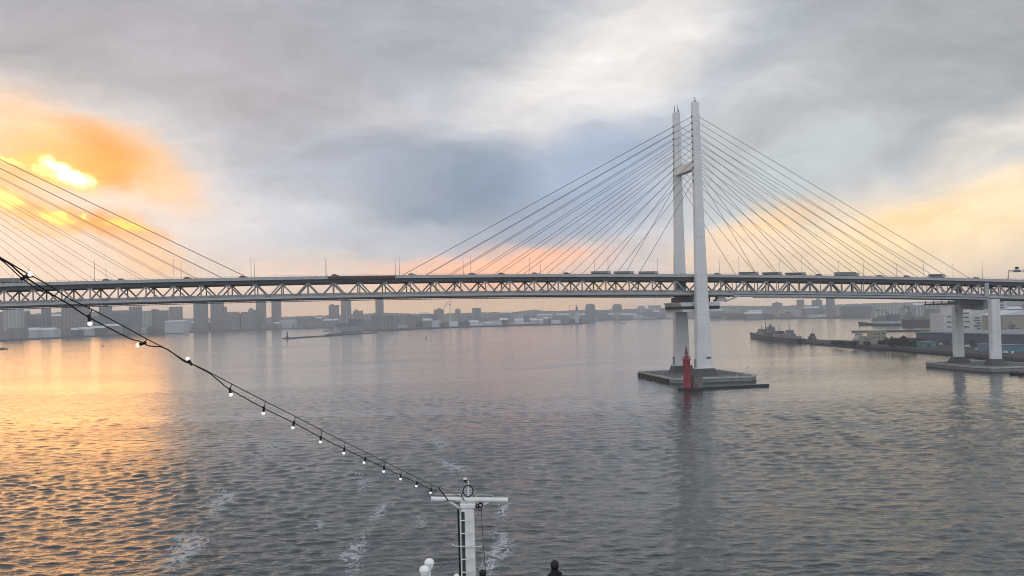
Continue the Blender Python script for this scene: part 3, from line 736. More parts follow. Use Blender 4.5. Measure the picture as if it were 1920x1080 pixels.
for k in range(14):
    an = 2 * pi * k / 14; rl.tube((2.3 * cos(an), 2.3 * sin(an), 15.5), (2.3 * cos(an), 2.3 * sin(an), 16.6), .06, n=5)
pts = [(2.3 * cos(2 * pi * k / 24), 2.3 * sin(2 * pi * k / 24), 16.6) for k in range(25)]
rl.path(pts, .07, 5); rl.build('gallery_railing_frame', mat('faded_red', (0.36, 0.14, 0.14), 0.6), lh)
MB().lathe((0, 0, 0), [(1.25, 15.5), (1.25, 17.2)], 14).build('watch_room', M_red, lh)
MB().lathe((0, 0, 0), [(1.0, 17.2), (1.0, 18.2)], 14).build('lantern', mat('lantern_glass', (0.35, 0.22, 0.2), 0.2), lh)
MB().lathe((0, 0, 0), [(1.2, 18.2), (1.1, 18.5), (.55, 20.0), (.18, 22.4), (.05, 23.2)], 14).build('spire_roof', mat('spire_dark_red', (0.10, 0.03, 0.03), 0.5), lh, smooth=True)
hu = at(1306.5, 726.4, 1.2)
hut = tag(empty('equipment_hut', hu, math.atan2(d.y, d.x)), 'small square grey hut beside the red lighthouse on the breakwater', 'hut')
MB().box(-2.7, 2.6, -2, 2, 0, 6.0).build('wall', mat('hut_grey', (0.20, 0.17, 0.16), 0.8, var=0.3, streak=True), hut)
MB().box(-2.8, 2.7, -2.1, 2.1, 6.0, 6.25).build('roof', M_concd, hut)
MB().box(-1.9, -.9, -2.06, -2.0, 0, 2.0).build('door', M_red, hut)

# ================================================================== BUILDINGS
def bm(name, c, win=(0.05, 0.055, 0.065), fl=3.2, bay=12.0): return mat(name, c, 0.8, var=0.15, scale=0.02, bands=(fl, bay, win))
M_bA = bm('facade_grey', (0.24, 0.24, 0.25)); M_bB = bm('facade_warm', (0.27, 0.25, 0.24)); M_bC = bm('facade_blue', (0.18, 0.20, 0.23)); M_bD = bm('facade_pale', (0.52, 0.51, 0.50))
M_sh = mat('shed_grey', (0.22, 0.21, 0.21), 0.8, scale=0.03); M_shd = mat('shed_dark', (0.09, 0.09, 0.10), 0.8, scale=0.03); M_shl = mat('shed_white', (0.55, 0.55, 0.56), 0.7, scale=0.03); M_roofl = mat('roof_white', (0.72, 0.73, 0.75), 0.5, scale=0.03)
def building(x0, x1, ytop, Y, label, mtl, depth=30, cat='building', name='tower_block', roof='plant', group=None, z0=3.0, seed=0, parts=True):
    p0 = aty(x0, ytop, Y); p1 = aty(x1, ytop, Y); w = (p1.x - p0.x) / 2; hh = (p0.z + p1.z) / 2 - z0
    c = ((p0.x + p1.x) / 2, Y + depth / 2, z0)
    rnd = random.Random(int(x0 * 7 + ytop))
    root = tag(empty(name, c, 0.0), label, cat, group)
    m = MB()
    if roof == 'dome':
        m.lathe((0, 0, 0), [(w, 0), (w, hh * .55), (w * .96, hh * .68), (w * .8, hh * .84), (w * .5, hh * .95), (.5, hh)], 16)
    elif roof == 'round':
        m.prism([(-w, -depth / 2), (w, -depth / 2), (w, depth / 2), (-w, depth / 2)], 0, hh * .86, [(-w, -depth / 2), (w, -depth / 2), (w, depth / 2), (-w, depth / 2)])
        m.prism([(-w * .98, -depth / 2.1), (w * .98, -depth / 2.1), (w * .98, depth / 2.1), (-w * .98, depth / 2.1)], hh * .86, hh, [(-w * .7, -depth / 3), (w * .7, -depth / 3), (w * .7, depth / 3), (-w * .7, depth / 3)])
    else:
        e = w * .08
        m.prism([(-w + e, -depth / 2), (w - e, -depth / 2), (w, -depth / 2 + e), (w, depth / 2), (-w, depth / 2), (-w, -depth / 2 + e)], 0, hh)
    m.build('wall', mtl, root)
    if roof == 'plant' and parts:
        r = MB(); a = rnd.uniform(-.7, .1) * w; r.box(a, a + w * .7, -depth / 4, depth / 4, hh, hh + 4); r.box(a + w * .1, a + w * .3, -depth / 5, depth / 5, hh + 4, hh + 6.5)
        r.build('roof_plant_room', M_shd, root)
    if roof == 'gable':
        r = MB(); g = min(hh * .45, 7)
        r.add([(-w * 1.03, -depth / 2 - 1, hh), (w * 1.03, -depth / 2 - 1, hh), (w * 1.03, 0, hh + g), (-w * 1.03, 0, hh + g), (-w * 1.03, depth / 2 + 1, hh), (w * 1.03, depth / 2 + 1, hh)],
              [(0, 1, 2, 3), (3, 2, 5, 4), (0, 3, 4), (1, 5, 2), (0, 4, 5, 1)])
        r.build('roof', M_roofl, root)
    if roof == 'slant':
        r = MB(); r.hexa([(-w, -depth / 2 - 1, hh), (w, -depth / 2 - 1, hh), (w, depth / 2, hh), (-w, depth / 2, hh), (-w, -depth / 2 - 1, hh + 1.5), (w, -depth / 2 - 1, hh + 3), (w, depth / 2, hh + 7), (-w, depth / 2, hh + 5)]); r.build('roof', M_roofl, root)
    return root
NB = [
    (4, 37, 579, 3300, 'broad pale slab block under the deck at the sunset edge of the shore', M_bD, 'flat'),
    (77, 88, 577, 3500, 'thin dark office block between two low blocks beneath the outermost truss panels', M_bC, 'flat'),
    (114, 162, 574, 3500, 'wide dark apartment slab behind the second festoon bulb', M_bB, 'flat'),
    (185, 204, 573.5, 3700, 'square topped block just past the second festoon bulb, taller than the round roofed one', M_bC, 'plant'),
    (204, 241, 582, 3650, 'dark block with rounded roof between two square topped blocks', M_bC, 'round'),
    (241, 261, 574.6, 3900, 'narrow flat topped block beside the big bulky block', M_bC, 'flat'),
    (266, 279, 583, 3750, 'pale narrow wing attached in front of the big bulky block', M_bD, 'flat'),
    (276, 311, 582.2, 3800, 'big bulky grey block with roof plant next to the white roofed shed', M_bA, 'plant'),
    (316, 338, 575, 4300, 'cube shaped dark block standing behind the white roofed shed', M_bB, 'flat'),
    (362, 386, 563, 4400, 'tall slab tower reaching the bridge deck, partner of one more beside it', M_bA, 'flat'),
    (394, 416, 563, 4500, 'tall slab tower with a lower step on its flank reaching the bridge deck', M_bB, 'flat'),
    (415, 422, 575, 4520, 'low narrow step of building leaning on the tall slab tower', M_bB, 'flat'),
    (417, 449, 584.5, 4450, 'low wide block with rounded shoulders behind a pale shed', M_bA, 'round'),
    (451, 475, 585, 4450, 'low block carrying the domed hall behind it', M_bA, 'flat'),
    (462, 476, 576.5, 4550, 'domed hall rising behind a low block', M_bA, 'dome'),
    (473, 482, 581, 4560, 'small dark annex between the domed hall and a slim tower', M_bC, 'flat'),
    (479.5, 496, 564.5, 4600, 'slim tower, first of a pair standing close together beside the dome', M_bB, 'plant'),
    (508.5, 524.5, 564, 4650, 'slim tower, second of a pair, with open sky on one side', M_bB, 'plant'),
    (616, 633.5, 572, 4700, 'square tower, lowest of the twin towers above the terminal shed', M_bB, 'plant'),
    (638.5, 656.5, 563.5, 4700, 'taller of the twin towers above the terminal shed', M_bB, 'plant'),
    (662, 679, 582.5, 4650, 'squat block beside the twin towers', M_bB, 'plant'),
    (703.5, 717.5, 560.5, 4800, 'lone slender tower touching the bridge deck between the twin towers and the crane', M_bA, 'plant'),
    (813, 831.5, 580, 4800, 'stepped block right beside the harbour crane', M_bA, 'plant'),
    (853, 863, 580, 5000, 'small narrow block between the crane and a square block', M_bA, 'plant'),
    (885, 901, 577.5, 5000, 'square block standing alone on the low shore past the crane', M_bA, 'flat'),
    (964, 980, 588, 5000, 'pale twin columned block below the wooded rise', M_bD, 'flat'),
    (1008, 1037, 591, 5000, 'long pale hall with light roof line below the wooded rise', M_bD, 'slant'),
    (1098, 1116, 569.5, 5300, 'blue grey cylinder topped tower behind the pointed marine tower', M_bC, 'round'),
    (1149, 1166, 570, 5800, 'round shouldered block standing above the flat roofs near the bridge tower', M_bC, 'round'),
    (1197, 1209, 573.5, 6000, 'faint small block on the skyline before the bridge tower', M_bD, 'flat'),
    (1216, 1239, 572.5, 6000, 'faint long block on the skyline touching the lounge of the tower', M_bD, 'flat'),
    (1450, 1467, 568, 5400, 'brown flat block with roof box rising over the ridge past the tower', M_bB, 'plant'),
    (1496.5, 1508, 561.5, 5000, 'slim tower under the deck above the grey patrol ship', M_bB, 'flat'),
    (1525, 1541.5, 562.5, 5000, 'notched top block between two slim towers', M_bC, 'plant'),
    (1552, 1565, 556, 5000, 'slim tower touching the deck, tallest behind the moored ships', M_bC, 'flat'),
    (1580, 1639, 574, 4100, 'long dark flat warehouse under the hill behind the moored ships', M_bC, 'flat'),
    (1640, 1692, 568, 4000, 'wide pale windowless block under the hill beside a long dark warehouse', M_bD, 'flat'),
    (1454, 1468, 581.5, 4700, 'small dark stilted hall on the far shore', M_shd, 'flat'),
    (1360, 1404, 587, 4650, 'low violet grey shed on the far shore just past the tower', M_shd, 'flat'),
    (1738, 1764, 572, 3000, 'cream flat block with a dark doorway on the hillside beside the pier', M_bD, 'flat'),
]
for x0, x1, yt, Y, lab, mtl, rf in NB: building(x0, x1, yt, Y, lab, mtl, roof=rf)
building(308, 347, 603.5, 3650, 'white sided shed with bright sloping roof on the far quay', M_shl, 40, 'shed', 'port_shed', 'slant')

# low harbour-front blocks and sheds, individually placed, too far off to show parts
def fill(x0, x1, ylo, yhi, Y0, Y1, wlo, whi, label, group, mats, seed, name='port_building'):
    rnd = random.Random(seed); x = x0
    while x < x1:
        w = rnd.uniform(wlo, whi); f = (x - x0) / (x1 - x0)
        yt = ylo[0] + (ylo[1] - ylo[0]) * f + rnd.random() * ((yhi[0] - ylo[0]) + ((yhi[1] - yhi[0]) - (ylo[1] - ylo[0])) * f)
        Y = rnd.uniform(Y0[0] + (Y0[1] - Y0[0]) * f, Y1[0] + (Y1[1] - Y1[0]) * f)
        building(x, x + w, yt, Y, label, rnd.choice(mats), rnd.uniform(25, 60), 'building', name, rnd.choice(['flat', 'flat', 'plant', 'gable']), group)
        x += w * rnd.uniform(.75, 1.15)
fill(-20, 250, (583, 588), (591, 598), (3500, 3900), (3800, 4100), 12, 30, 'plain dark hazy block in the crowded skyline behind the sunset side shore', 'hazy blocks on the sunset side shore', [M_bA, M_bB, M_bC], 1)
fill(-20, 300, (612, 606), (622, 615), (2950, 3750), (3050, 3800), 9, 34, 'low pale quayside shed along the sunset side shore', 'quayside sheds on the sunset side shore', [M_sh, M_shd, M_shl, M_sh], 2, 'port_shed')
fill(345, 625, (600, 598), (612, 606), (4400, 4550), (4600, 4700), 8, 26, 'low grey block on the shore between the slab towers and the small breakwater', 'low blocks behind the small breakwater', [M_sh, M_bA, M_bB, M_shl], 3)
fill(520, 640, (597, 594), (603, 600), (4700, 4800), (5000, 5200), 8, 22, 'faint low block at the foot of the hills behind the small breakwater', 'faint blocks at the foot of the hills', [M_bA, M_bB], 4)
fill(680, 815, (590, 588), (604, 602), (3500, 4000), (4300, 4700), 7, 20, 'low mixed block behind the terminal quay', 'blocks behind the terminal quay', [M_bA, M_bC, M_shl, M_bB], 5)
fill(745, 1085, (601, 595), (611, 601), (3600, 4000), (3800, 4200), 7, 22, 'low quay shed along the crane quay', 'quay sheds along the crane quay', [M_sh, M_shd, M_shl, M_roofl], 6, 'port_shed')
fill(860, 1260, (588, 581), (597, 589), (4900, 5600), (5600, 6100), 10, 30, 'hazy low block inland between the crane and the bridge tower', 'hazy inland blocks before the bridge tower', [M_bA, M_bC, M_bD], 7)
fill(1108, 1265, (590, 589), (597, 596), (5400, 5400), (5600, 5600), 8, 24, 'low waterfront shed on the farthest shore before the bridge tower', 'waterfront sheds on the farthest shore', [M_sh, M_shd, M_shl], 8, 'port_shed')
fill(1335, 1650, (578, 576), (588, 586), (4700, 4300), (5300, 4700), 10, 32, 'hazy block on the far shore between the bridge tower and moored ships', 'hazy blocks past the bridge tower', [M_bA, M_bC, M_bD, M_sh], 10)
fill(1335, 1640, (588, 586), (595, 593), (4150, 3950), (4300, 4050), 10, 34, 'low waterfront shed on the far shore past the bridge tower', 'waterfront sheds past the bridge tower', [M_sh, M_shd, M_shl], 11, 'port_shed')
fill(1640, 1990, (571, 569), (590, 588), (2700, 2500), (3500, 3300), 12, 36, 'hazy block on the slope behind the white stepped block', 'hazy blocks on the hillside', [M_bA, M_bD, M_sh, M_bC], 12)

# terminal shed with dark roof + harbour crane + pointed tower
r = tag(empty('terminal_building', at(652, 621, 3.0) + Vector((0, 30, 0)), 0.1), 'pale terminal shed with heavy dark roof on the quay behind the small breakwater', 'terminal')
MB().box(-42, 40, -18, 18, 0, 15).build('wall', mat('terminal_grey', (0.26, 0.28, 0.30), 0.7), r)
MB().box(-43, -36, -18.3, -6, 0, 16).build('entrance_tower', M_shl, r)
MB().prism([(-50, -20), (38, -20), (38, 20), (-50, 20)], 16, 23, [(-30, -12), (20, -12), (20, 12), (-30, 12)]).build('roof', mat('terminal_roof', (0.05, 0.06, 0.08), 0.8), r)
MB().box(0, 38, -10, 14, 23, 36).build('upper_hall', M_bC, r)
c0 = at(844.5, 613.0, 3.0); hC = 88
cr = tag(empty('harbour_crane', c0), 'tall thin harbour crane with raised bent jib on the far quay', 'crane')
MB().tube((0, 0, 0), (0, 0, hC * .55), 1.6, 1.4, 8).build('mast', M_roofl, cr)
MB().tube((0, 0, hC * .55), (0, 0, hC * .95), 1.2, 1.0, 8).build('upper_mast', M_grey, cr)
MB().tube((-22, 0, hC * .76), (-6, 0, hC), 1.1, .9, 6).build('jib', M_concd, cr)
MB().tube((-7, 0, hC), (7, 0, hC * .985), .9, .9, 6).build('counter_jib', M_concd, cr)
MB().box(-2.5, 2.5, -2, 2, hC * .86, hC * .92).build('cab', M_concd, cr)
pt = tag(empty('marine_tower', at(1082, 605, 3.0)), 'pale pointed marine tower standing at the end of the crane quay', 'tower')
MB().lathe((0, 0, 0), [(8, 0), (7.5, 20), (6, 34), (5.5, 46)], 14).build('shaft', M_shl, pt)
MB().lathe((0, 0, 0), [(6.5, 46), (4.5, 56), (1.8, 66), (.5, 73)], 14).build('spire_roof', M_bC, pt)
for x, y0, y1, Y, lab in ((650, 600, 581, 3600, 'white mast pole standing before the taller of the twin towers'), (554, 602, 595, 4400, 'short white pole on the low shore behind the beacon'), (523, 606, 597, 4400, 'short pale pole beside the foot of the slim towers'), (1069, 600, 572, 4300, 'thin faint mast on the skyline before the pointed marine tower'), (887, 598, 590, 4300, 'pale twin flood light mast below the lone square block')):
    p = aty(x, y0, Y); p1 = aty(x, y1, Y)
    o = tag(empty('light_mast', (p.x, Y, 3.0)), lab, 'mast', 'light masts along the far shore')
    MB().tube((0, 0, 0), (0, 0, p1.z - 3), 1.4, .9, 8).build('pole', M_shl, o); MB().box(-2.4, 2.4, -.6, .6, p1.z - 4.5, p1.z - 3).build('lamp_head', M_shl, o)

# small breakwater with dark beacon in the far basin
a, b = at(536, 635, 0.5), at(706, 624, .5)
d2 = (b - a); d2.z = 0; L2 = d2.length; d2.normalize(); n2 = Vector((-d2.y, d2.x, 0))
m = MB(); P = [a + d2 * (L2 * u) for u in (0, .02, .08, 1)]
m.prism([(q.x, q.y) for q in [P[0] - n2 * 8, P[2] - n2 * 5, P[3] - n2 * 4, P[3] + n2 * 4, P[2] + n2 * 5, P[0] + n2 * 8]], -1, 2.6)
for u, w in ((.43, 26), (.55, 22), (.49, 14)):
    c = a + d2 * (L2 * u); m.prism([(c.x + d2.x * w * k[0] + n2.x * 4 * k[1], c.y + d2.y * w * k[0] + n2.y * 4 * k[1]) for k in ((-1, -1), (1, -1), (1, 1), (-1, 1))], 2.6, 5.2, [(c.x + d2.x * w * .6 * k[0] + n2.x * 2 * k[1], c.y + d2.y * w * .6 * k[0] + n2.y * 2 * k[1]) for k in ((-1, -1), (1, -1), (1, 1), (-1, 1))])
tag(m.build('breakwater', M_concd), 'long thin dark breakwater in open water with a small beacon on its end', 'breakwater')
bc = tag(empty('beacon', a + d2 * 7 + Vector((0, 0, 2.1))), 'small dark beacon tower on the end of the thin far breakwater', 'beacon')
MB().lathe((0, 0, 0), [(3.2, 0), (2.8, 1), (1.7, 3), (1.5, 9), (2.1, 9.4), (2.1, 10.2)], 12).build('tower_shaft', mat('beacon_dark', (0.06, 0.03, 0.03), 0.7), bc)
MB().lathe((0, 0, 0), [(1.1, 10.2), (1.1, 12.2), (.2, 14)], 12).build('lantern', M_concd, bc)
m = MB(); m.bar(at(1597, 622.0, 1), at(1790, 619.6, 1), 5, 3.4)
tag(m.build('breakwater', M_concd), 'thin straight dark mole in the water behind the beige quay building', 'breakwater')

# buoys and small craft
def buoy(px, py, hh, lab):
    o = tag(empty('buoy', at(px, py)), lab, 'buoy', 'harbour buoys')
    MB().lathe((0, 0, 0), [(1.5, -.4), (1.7, .4), (1.2, .9), (.5, hh * .75), (.2, hh)], 10).build('float', M_concd, o)
    MB().ball((0, 0, hh), .5, 8).build('top_mark', M_black, o)
buoy(799, 635, 6.5, 'dark harbour buoy in mid water below the crane')
buoy(193, 650, 5.0, 'dark harbour buoy on the orange water beyond the festoon cable')
buoy(1072, 614.5, 5, 'tiny harbour buoy before the end of the crane quay')
def boat(px, py, L, lab, rz=0.0, hull=None):
    o = tag(empty('small_boat', at(px, py), rz), lab, 'boat', 'small boats on the water')
    w = L * .14
    MB().prism([(-L / 2, -w), (L * .25, -w), (L / 2, 0), (L * .25, w), (-L / 2, w)], -.3, L * .07 + .4, [(-L / 2, -w * 1.1), (L * .28, -w * 1.1), (L * .55, 0), (L * .28, w * 1.1), (-L / 2, w * 1.1)]).build('hull', hull or M_concd, o)
    MB().box(-L * .25, L * .08, -w * .7, w * .7, L * .07 + .4, L * .07 + 1.9).build('cabin', M_sh, o)
    MB().tube((-L * .05, 0, L * .07 + 1.9), (-L * .05, 0, L * .07 + 4), .1, .06, 5).build('mast', M_dark, o)
boat(212, 632.6, 14, 'tiny dark boat close under the shore sheds on orange water')
boat(612, 621.3, 22, 'tiny dark boat between the small breakwater and the terminal shed')
boat(1170, 607, 16, 'tiny faint boat on the pale water before the bridge tower')
boat(2, 655.5, 22, 'low dark boat at the sunset edge of the water', pi)
boat(1914, 703, 13, 'low black boat beside the fender island of the side pier', pi, M_black)
boat(392, 622.0, 18, 'small pale boat against the quay below the tall slab towers', 0, M_shl)

# ships
M_ship = mat('navy_grey', (0.16, 0.175, 0.19), 0.6, var=0.2, scale=0.1); M_shipd = mat('navy_dark', (0.04, 0.045, 0.055), 0.6, var=0.2, scale=0.1)
def hull(L, w, hb, hs, mtl, root, name='hull'):
    m = MB(); st = [(-.5, .7), (-.42, .95), (0, 1), (.25, .9), (.4, .5), (.5, .04)]; vs = []; fs = []
    for u, k in st:
        hh = hs + (hb - hs) * max(0, (u + .1) / .6) ** 2; x = u * L
        vs += [(x * .97, -w * k * .8, -.8), (x, -w * k, hh), (x, w * k, hh), (x * .97, w * k * .8, -.8)]
    for i in range(len(st) - 1):
        for j in range(4): fs.append((i * 4 + j, i * 4 + (j + 1) % 4, i * 4 + 4 + (j + 1) % 4, i * 4 + 4 + j))
    e = (len(st) - 1) * 4; fs += [(3, 2, 1, 0), (e, e + 1, e + 2, e + 3)]
    return m.add(vs, fs).build(name, mtl, root)
p, q = at(1410, 632.6), at(1508, 643.2)
dv = p - q; L = dv.length; ang = math.atan2(dv.y, dv.x)
ship = tag(empty('patrol_ship', (p + q) / 2 + Vector((-3, 0, 0)), ang), 'grey patrol ship with several masts moored at the tip of the dark quay', 'ship')
hull(L, 7, 8.0, 5.2, M_shipd, ship)
for x0, x1, w, z0, z1, mt in [(.15, .3, 4.5, 5.5, 9.5, M_ship), (.17, .27, 3.6, 9.5, 14, M_ship), (-.02, .12, 4, 5.2, 10, M_shipd), (0, .09, 3, 10, 18, M_ship), (-.2, -.04, 4.5, 5.2, 9, M_ship), (-.18, -.08, 3.2, 9, 13, M_shipd), (-.36, -.22, 4.5, 5.2, 10.5, M_ship), (-.34, -.27, 3, 10.5, 15, M_ship), (-.46, -.38, 3.5, 5.2, 8, M_ship)]:
    MB().prism([(L * x0, -w), (L * x1, -w), (L * x1, w), (L * x0, w)], z0, z1, [(L * x0 + .6, -w * .85), (L * x1 - 1.2, -w * .85), (L * x1 - 1.2, w * .85), (L * x0 + .6, w * .85)]).build('superstructure', mt, ship)
for x, z0, z1, r_ in ((.145, 9, 24, .9), (.05, 18, 25, .55), (-.12, 13, 22, .5), (-.3, 15, 25, .55), (.23, 14, 20, .5)):
    MB().tube((L * x, 0, z0), (L * x, 0, z1), r_, r_ * .5, 6).box(L * x - 2, L * x + 2, -.12, .12, z0 + (z1 - z0) * .7, z0 + (z1 - z0) * .7 + .3).build('mast', M_dark, ship)
MB().ball((L * .045, 0, 19), 2.2, 8).build('radar_dome', M_ship, ship, smooth=True)
MB().box(-L * .05, L * .2, -7.1, -6.7, 3.2, 4.4).build('white_hull_band', M_shl, ship)
sb = tag(empty('workboat', at(1514, 641.5) + Vector((6, 0, 0)), ang), 'small grey work boat moored behind the stern of the patrol ship', 'boat')
hull(32, 4, 6, 3.6, M_shipd, sb)
MB().box(-9, 6, -2.8, 2.8, 3.6, 7.5).build('cabin', M_ship, sb); MB().box(-5, 2, -2.2, 2.2, 7.5, 10.5).build('wheelhouse', M_shd, sb); MB().tube((-2, 0, 10.5), (-2, 0, 17), .25, .1, 6).build('mast', M_dark, sb)
p, q = at(1609, 610.2), at(1692, 610.0); L = (q - p).length
g2 = tag(empty('moored_freighter', (p + q) / 2, math.atan2((p - q).y, (p - q).x)), 'pale grey ship with deck crane moored beyond the thin mole', 'ship')
hull(L, 8, 9, 4, M_shipd, g2)
for x0, x1, z1, mt in ((-.42, -.22, 24, M_ship), (-.2, .02, 21, M_sh), (.03, .12, 17, M_ship), (-.47, .14, 9, M_shl)): MB().box(L * x0, L * x1, -6, 6, 4.02 + (.01 if z1 == 9 else 5), z1).build('superstructure', mt, g2)
MB().tube((-L * .27, 0, 20), (-L * .15, 0, 30), .8, .5, 6).build('derrick', M_dark, g2); MB().tube((L * .16, 0, 5), (L * .16, 0, 20), .5, .3, 6).build('mast', M_dark, g2)
p, q = at(1690, 611.5), at(1785, 610.6); L = (q - p).length
g3 = tag(empty('cargo_ship', (p + q) / 2, math.atan2((p - q).y, (p - q).x)), 'long dark hulled cargo ship moored astern of the pale grey ship', 'ship')
hull(L, 9, 15, 13, mat('hull_violet', (0.045, 0.04, 0.05), 0.6), g3)
MB().box(L * .25, L * .42, -7, 7, 13, 22).build('superstructure', M_sh, g3); MB().box(L * .29, L * .38, -6, 6, 22, 30).build('bridge_deck', M_sh, g3); MB().box(-L * .4, L * .2, -7, 7, 13, 19).build('deck_cargo', M_sh, g3)
MB().tube((L * .33, 0, 30), (L * .33, 0, 40), 1.3, 1, 8).build('funnel', M_shd, g3)

# near quay buildings
M_beige = mat('beige_render', (0.36, 0.33, 0.27), 0.8, var=0.2, scale=0.1); M_teal = mat('teal_sheet', (0.12, 0.26, 0.31), 0.6, var=0.3, scale=0.1); M_slate = mat('slate_sheet', (0.09, 0.115, 0.15), 0.6, var=0.2, scale=0.05); M_slr = mat('slate_roof', (0.20, 0.22, 0.26), 0.5, var=0.2, scale=0.05)
def quad(name, pts, z0, z1, mtl, parent): return MB().prism(pts, z0, z1).build(name, mtl, parent)
wh = tag(empty('warehouse', (0, 0, 0)), 'long slate grey warehouse behind the legs of the side pier', 'warehouse')
quad('wall', [(421, 1078), (452, 905), (500, 640), (600, 660), (560, 905), (540, 1090)], 3, 14.2, M_slate, wh)
quad('roof', [(420, 1079), (451, 905), (499, 639), (601, 659), (561, 905), (541, 1091)], 14.25, 15.2, M_slr, wh)
dw = MB()
for k in range(7):
    u = k / 7 + .03; x = 421 + 31 * min(1, u * 1.6) + (48 * max(0, u * 1.6 - 1)); y = 1078 - 173 * min(1, u * 1.6) - 265 * max(0, u * 1.6 - 1)
    o = MB().box(x - .9, x + .6, y - 8, y, 3, 8.5).build('door', M_shd, wh)
an = tag(empty('annex_shed', (414, 1085, 3)), 'dark low flat shed at the corner of the slate warehouse', 'shed')
MB().box(-12, 6, -14, 10, 0, 5.5).build('wall', M_shd, an); MB().box(-12.6, 6.6, -14.6, 10.6, 5.5, 6.1).build('roof', M_slr, an)
tl = tag(empty('teal_shed', at(1741, 651, 3)), 'small teal metal shed standing at the foot of the slate warehouse', 'shed')
MB().box(-5.5, 6, -2, 16, 0, 4.6).build('wall', M_teal, tl); MB().box(-6, 6.5, -2.5, 16.5, 4.6, 5.0).build('roof', M_slr, tl); MB().box(-2, 2, -2.1, -1.95, 0, 3.4).build('door', M_shd, tl)
t2 = tag(empty('teal_shed', at(1897, 660, 3)), 'wide teal shed beside parked vans behind the near pier leg', 'shed')
MB().box(-9, 10, 0, 14, 0, 5.5).build('wall', M_teal, t2); MB().box(-9.5, 10.5, -.5, 14.5, 5.5, 6).build('roof', M_slr, t2)
t3 = tag(empty('blue_shed', at(1849, 658, 3)), 'narrow blue shed squeezed between the two pier legs', 'shed')
MB().box(-3, 3, 0, 9, 0, 6).build('wall', mat('blue_sheet', (0.16, 0.22, 0.30), 0.6), t3); MB().box(-3.3, 3.3, -.3, 9.3, 6, 6.4).build('roof', M_slr, t3)
be = tag(empty('quay_office', at(1643, 645, 3)), 'beige stepped office building on the dark quay', 'building')
MB().box(-4, 11, 0, 16, 0, 13.2).build('wall', M_beige, be); MB().box(-13, -4.02, 1, 14, 0, 8.6).build('lower_wing', M_beige, be)
MB().box(-4.4, 11.4, -.4, 16.4, 13.2, 13.8).build('roof', M_conc, be)
for (x, z) in ((-1.5, 10), (3, 10), (7.5, 10.4), (-1.5, 6), (3, 6), (7.5, 6)): MB().box(x - 1, x + 1, -.08, -.01, z, z + 1.4).build('window', M_glassd, be)
for (x, z) in ((-11, 5), (-8, 5), (-11, 2), (-8, 2)): MB().box(x - .8, x + .8, .92, .99, z, z + 1.3).build('window', M_glassd, be)
wv = tag(empty('pilot_house', at(1610.5, 643.5, 3)), 'small white tiered pilot house near the tip of the quay', 'building')
MB().box(-6, 6, -4, 4, 0, 3.2).build('base_storey', M_shd, wv); MB().box(-5, 5, -3.5, 3.5, 3.2, 6.2).build('middle_storey', M_shl, wv); MB().box(-3.4, 3.4, -3, 3, 6.2, 9.2).build('upper_storey', M_shl, wv); MB().prism([(-3.8, -3.2), (3.8, -3.2), (3.8, 3.2), (-3.8, 3.2)], 9.2, 12, [(-1.6, -1.5), (1.6, -1.5), (1.6, 1.5), (-1.6, 1.5)]).build('roof', M_sh, wv)
# white stepped block of flats/cold store
Yw = 1500
def wx(px): return aty(px, 590, Yw).x
fb = tag(empty('storage_block', (0, Yw, 3)), 'big white stepped block with dark balcony bands behind the pier legs', 'building')
def zt(px, py): return aty(px, py, Yw).z - 3
M_wb = mat('white_block', (0.60, 0.60, 0.58), 0.7, var=0.12, scale=0.03); M_band = mat('balcony_band_glass', (0.07, 0.08, 0.09), 0.4)  # window bands in a dark colour of their own
MB().box(wx(1769), wx(1828), 0, 50, 0, zt(1800, 587)).build('lower_wing', M_wb, fb)
MB().box(wx(1795), wx(1860), 8, 60, 0, zt(1830, 574)).build('middle_wing', M_wb, fb)
MB().box(wx(1855), wx(1893), 6, 60, 0, zt(1880, 561)).build('tall_wing', M_wb, fb)
for px0, px1, py in [(1775, 1783, 594), (1775, 1783, 604), (1775, 1783, 613), (1806, 1817, 587), (1806, 1816, 595), (1808, 1818, 603), (1806, 1816, 613), (1826, 1838, 596), (1825, 1838, 601), (1836, 1843, 606), (1825, 1840, 611), (1836, 1843, 616), (1825, 1842, 621), (1825, 1850, 580), (1874, 1886, 566), (1874, 1886, 572), (1874, 1886, 577), (1875, 1888, 594), (1874, 1887, 588)]:
    z = zt((px0 + px1) / 2, py); y = 5.8 if px0 > 1850 else (7.8 if px0 > 1828 or py < 586 else -.2)
    if px0 <= 1828 and py >= 586: y = -.2
    MB().box(wx(px0), wx(px1), y, y + .18, z - .9, z + .9).build('balcony_band', M_band, fb)
tk = tag(empty('storage_hall', aty(1912, 600, 1350).xy.to_3d() + Vector((0, 0, 3))), 'wide cream hall with curved white roof beyond the near pier leg', 'hall')
MB().box(-22, 40, 0, 60, 0, 24).build('wall', M_beige, tk)
MB().add(*(lambda n: ([(x, y, 24 + 6 * sin(pi * k / n)) for y in (-1, 61) for k, x in [(j, -23 + 64 * j / n) for j in range(n + 1)]], [tuple(range(n + 1)), tuple(range(2 * n + 1, n, -1))] + [(k, n + 1 + k, n + 2 + k, k + 1) for k in range(n)] + [(0, n, 2 * n + 1, n + 1)]))(12)).build('roof', M_roofl, tk)

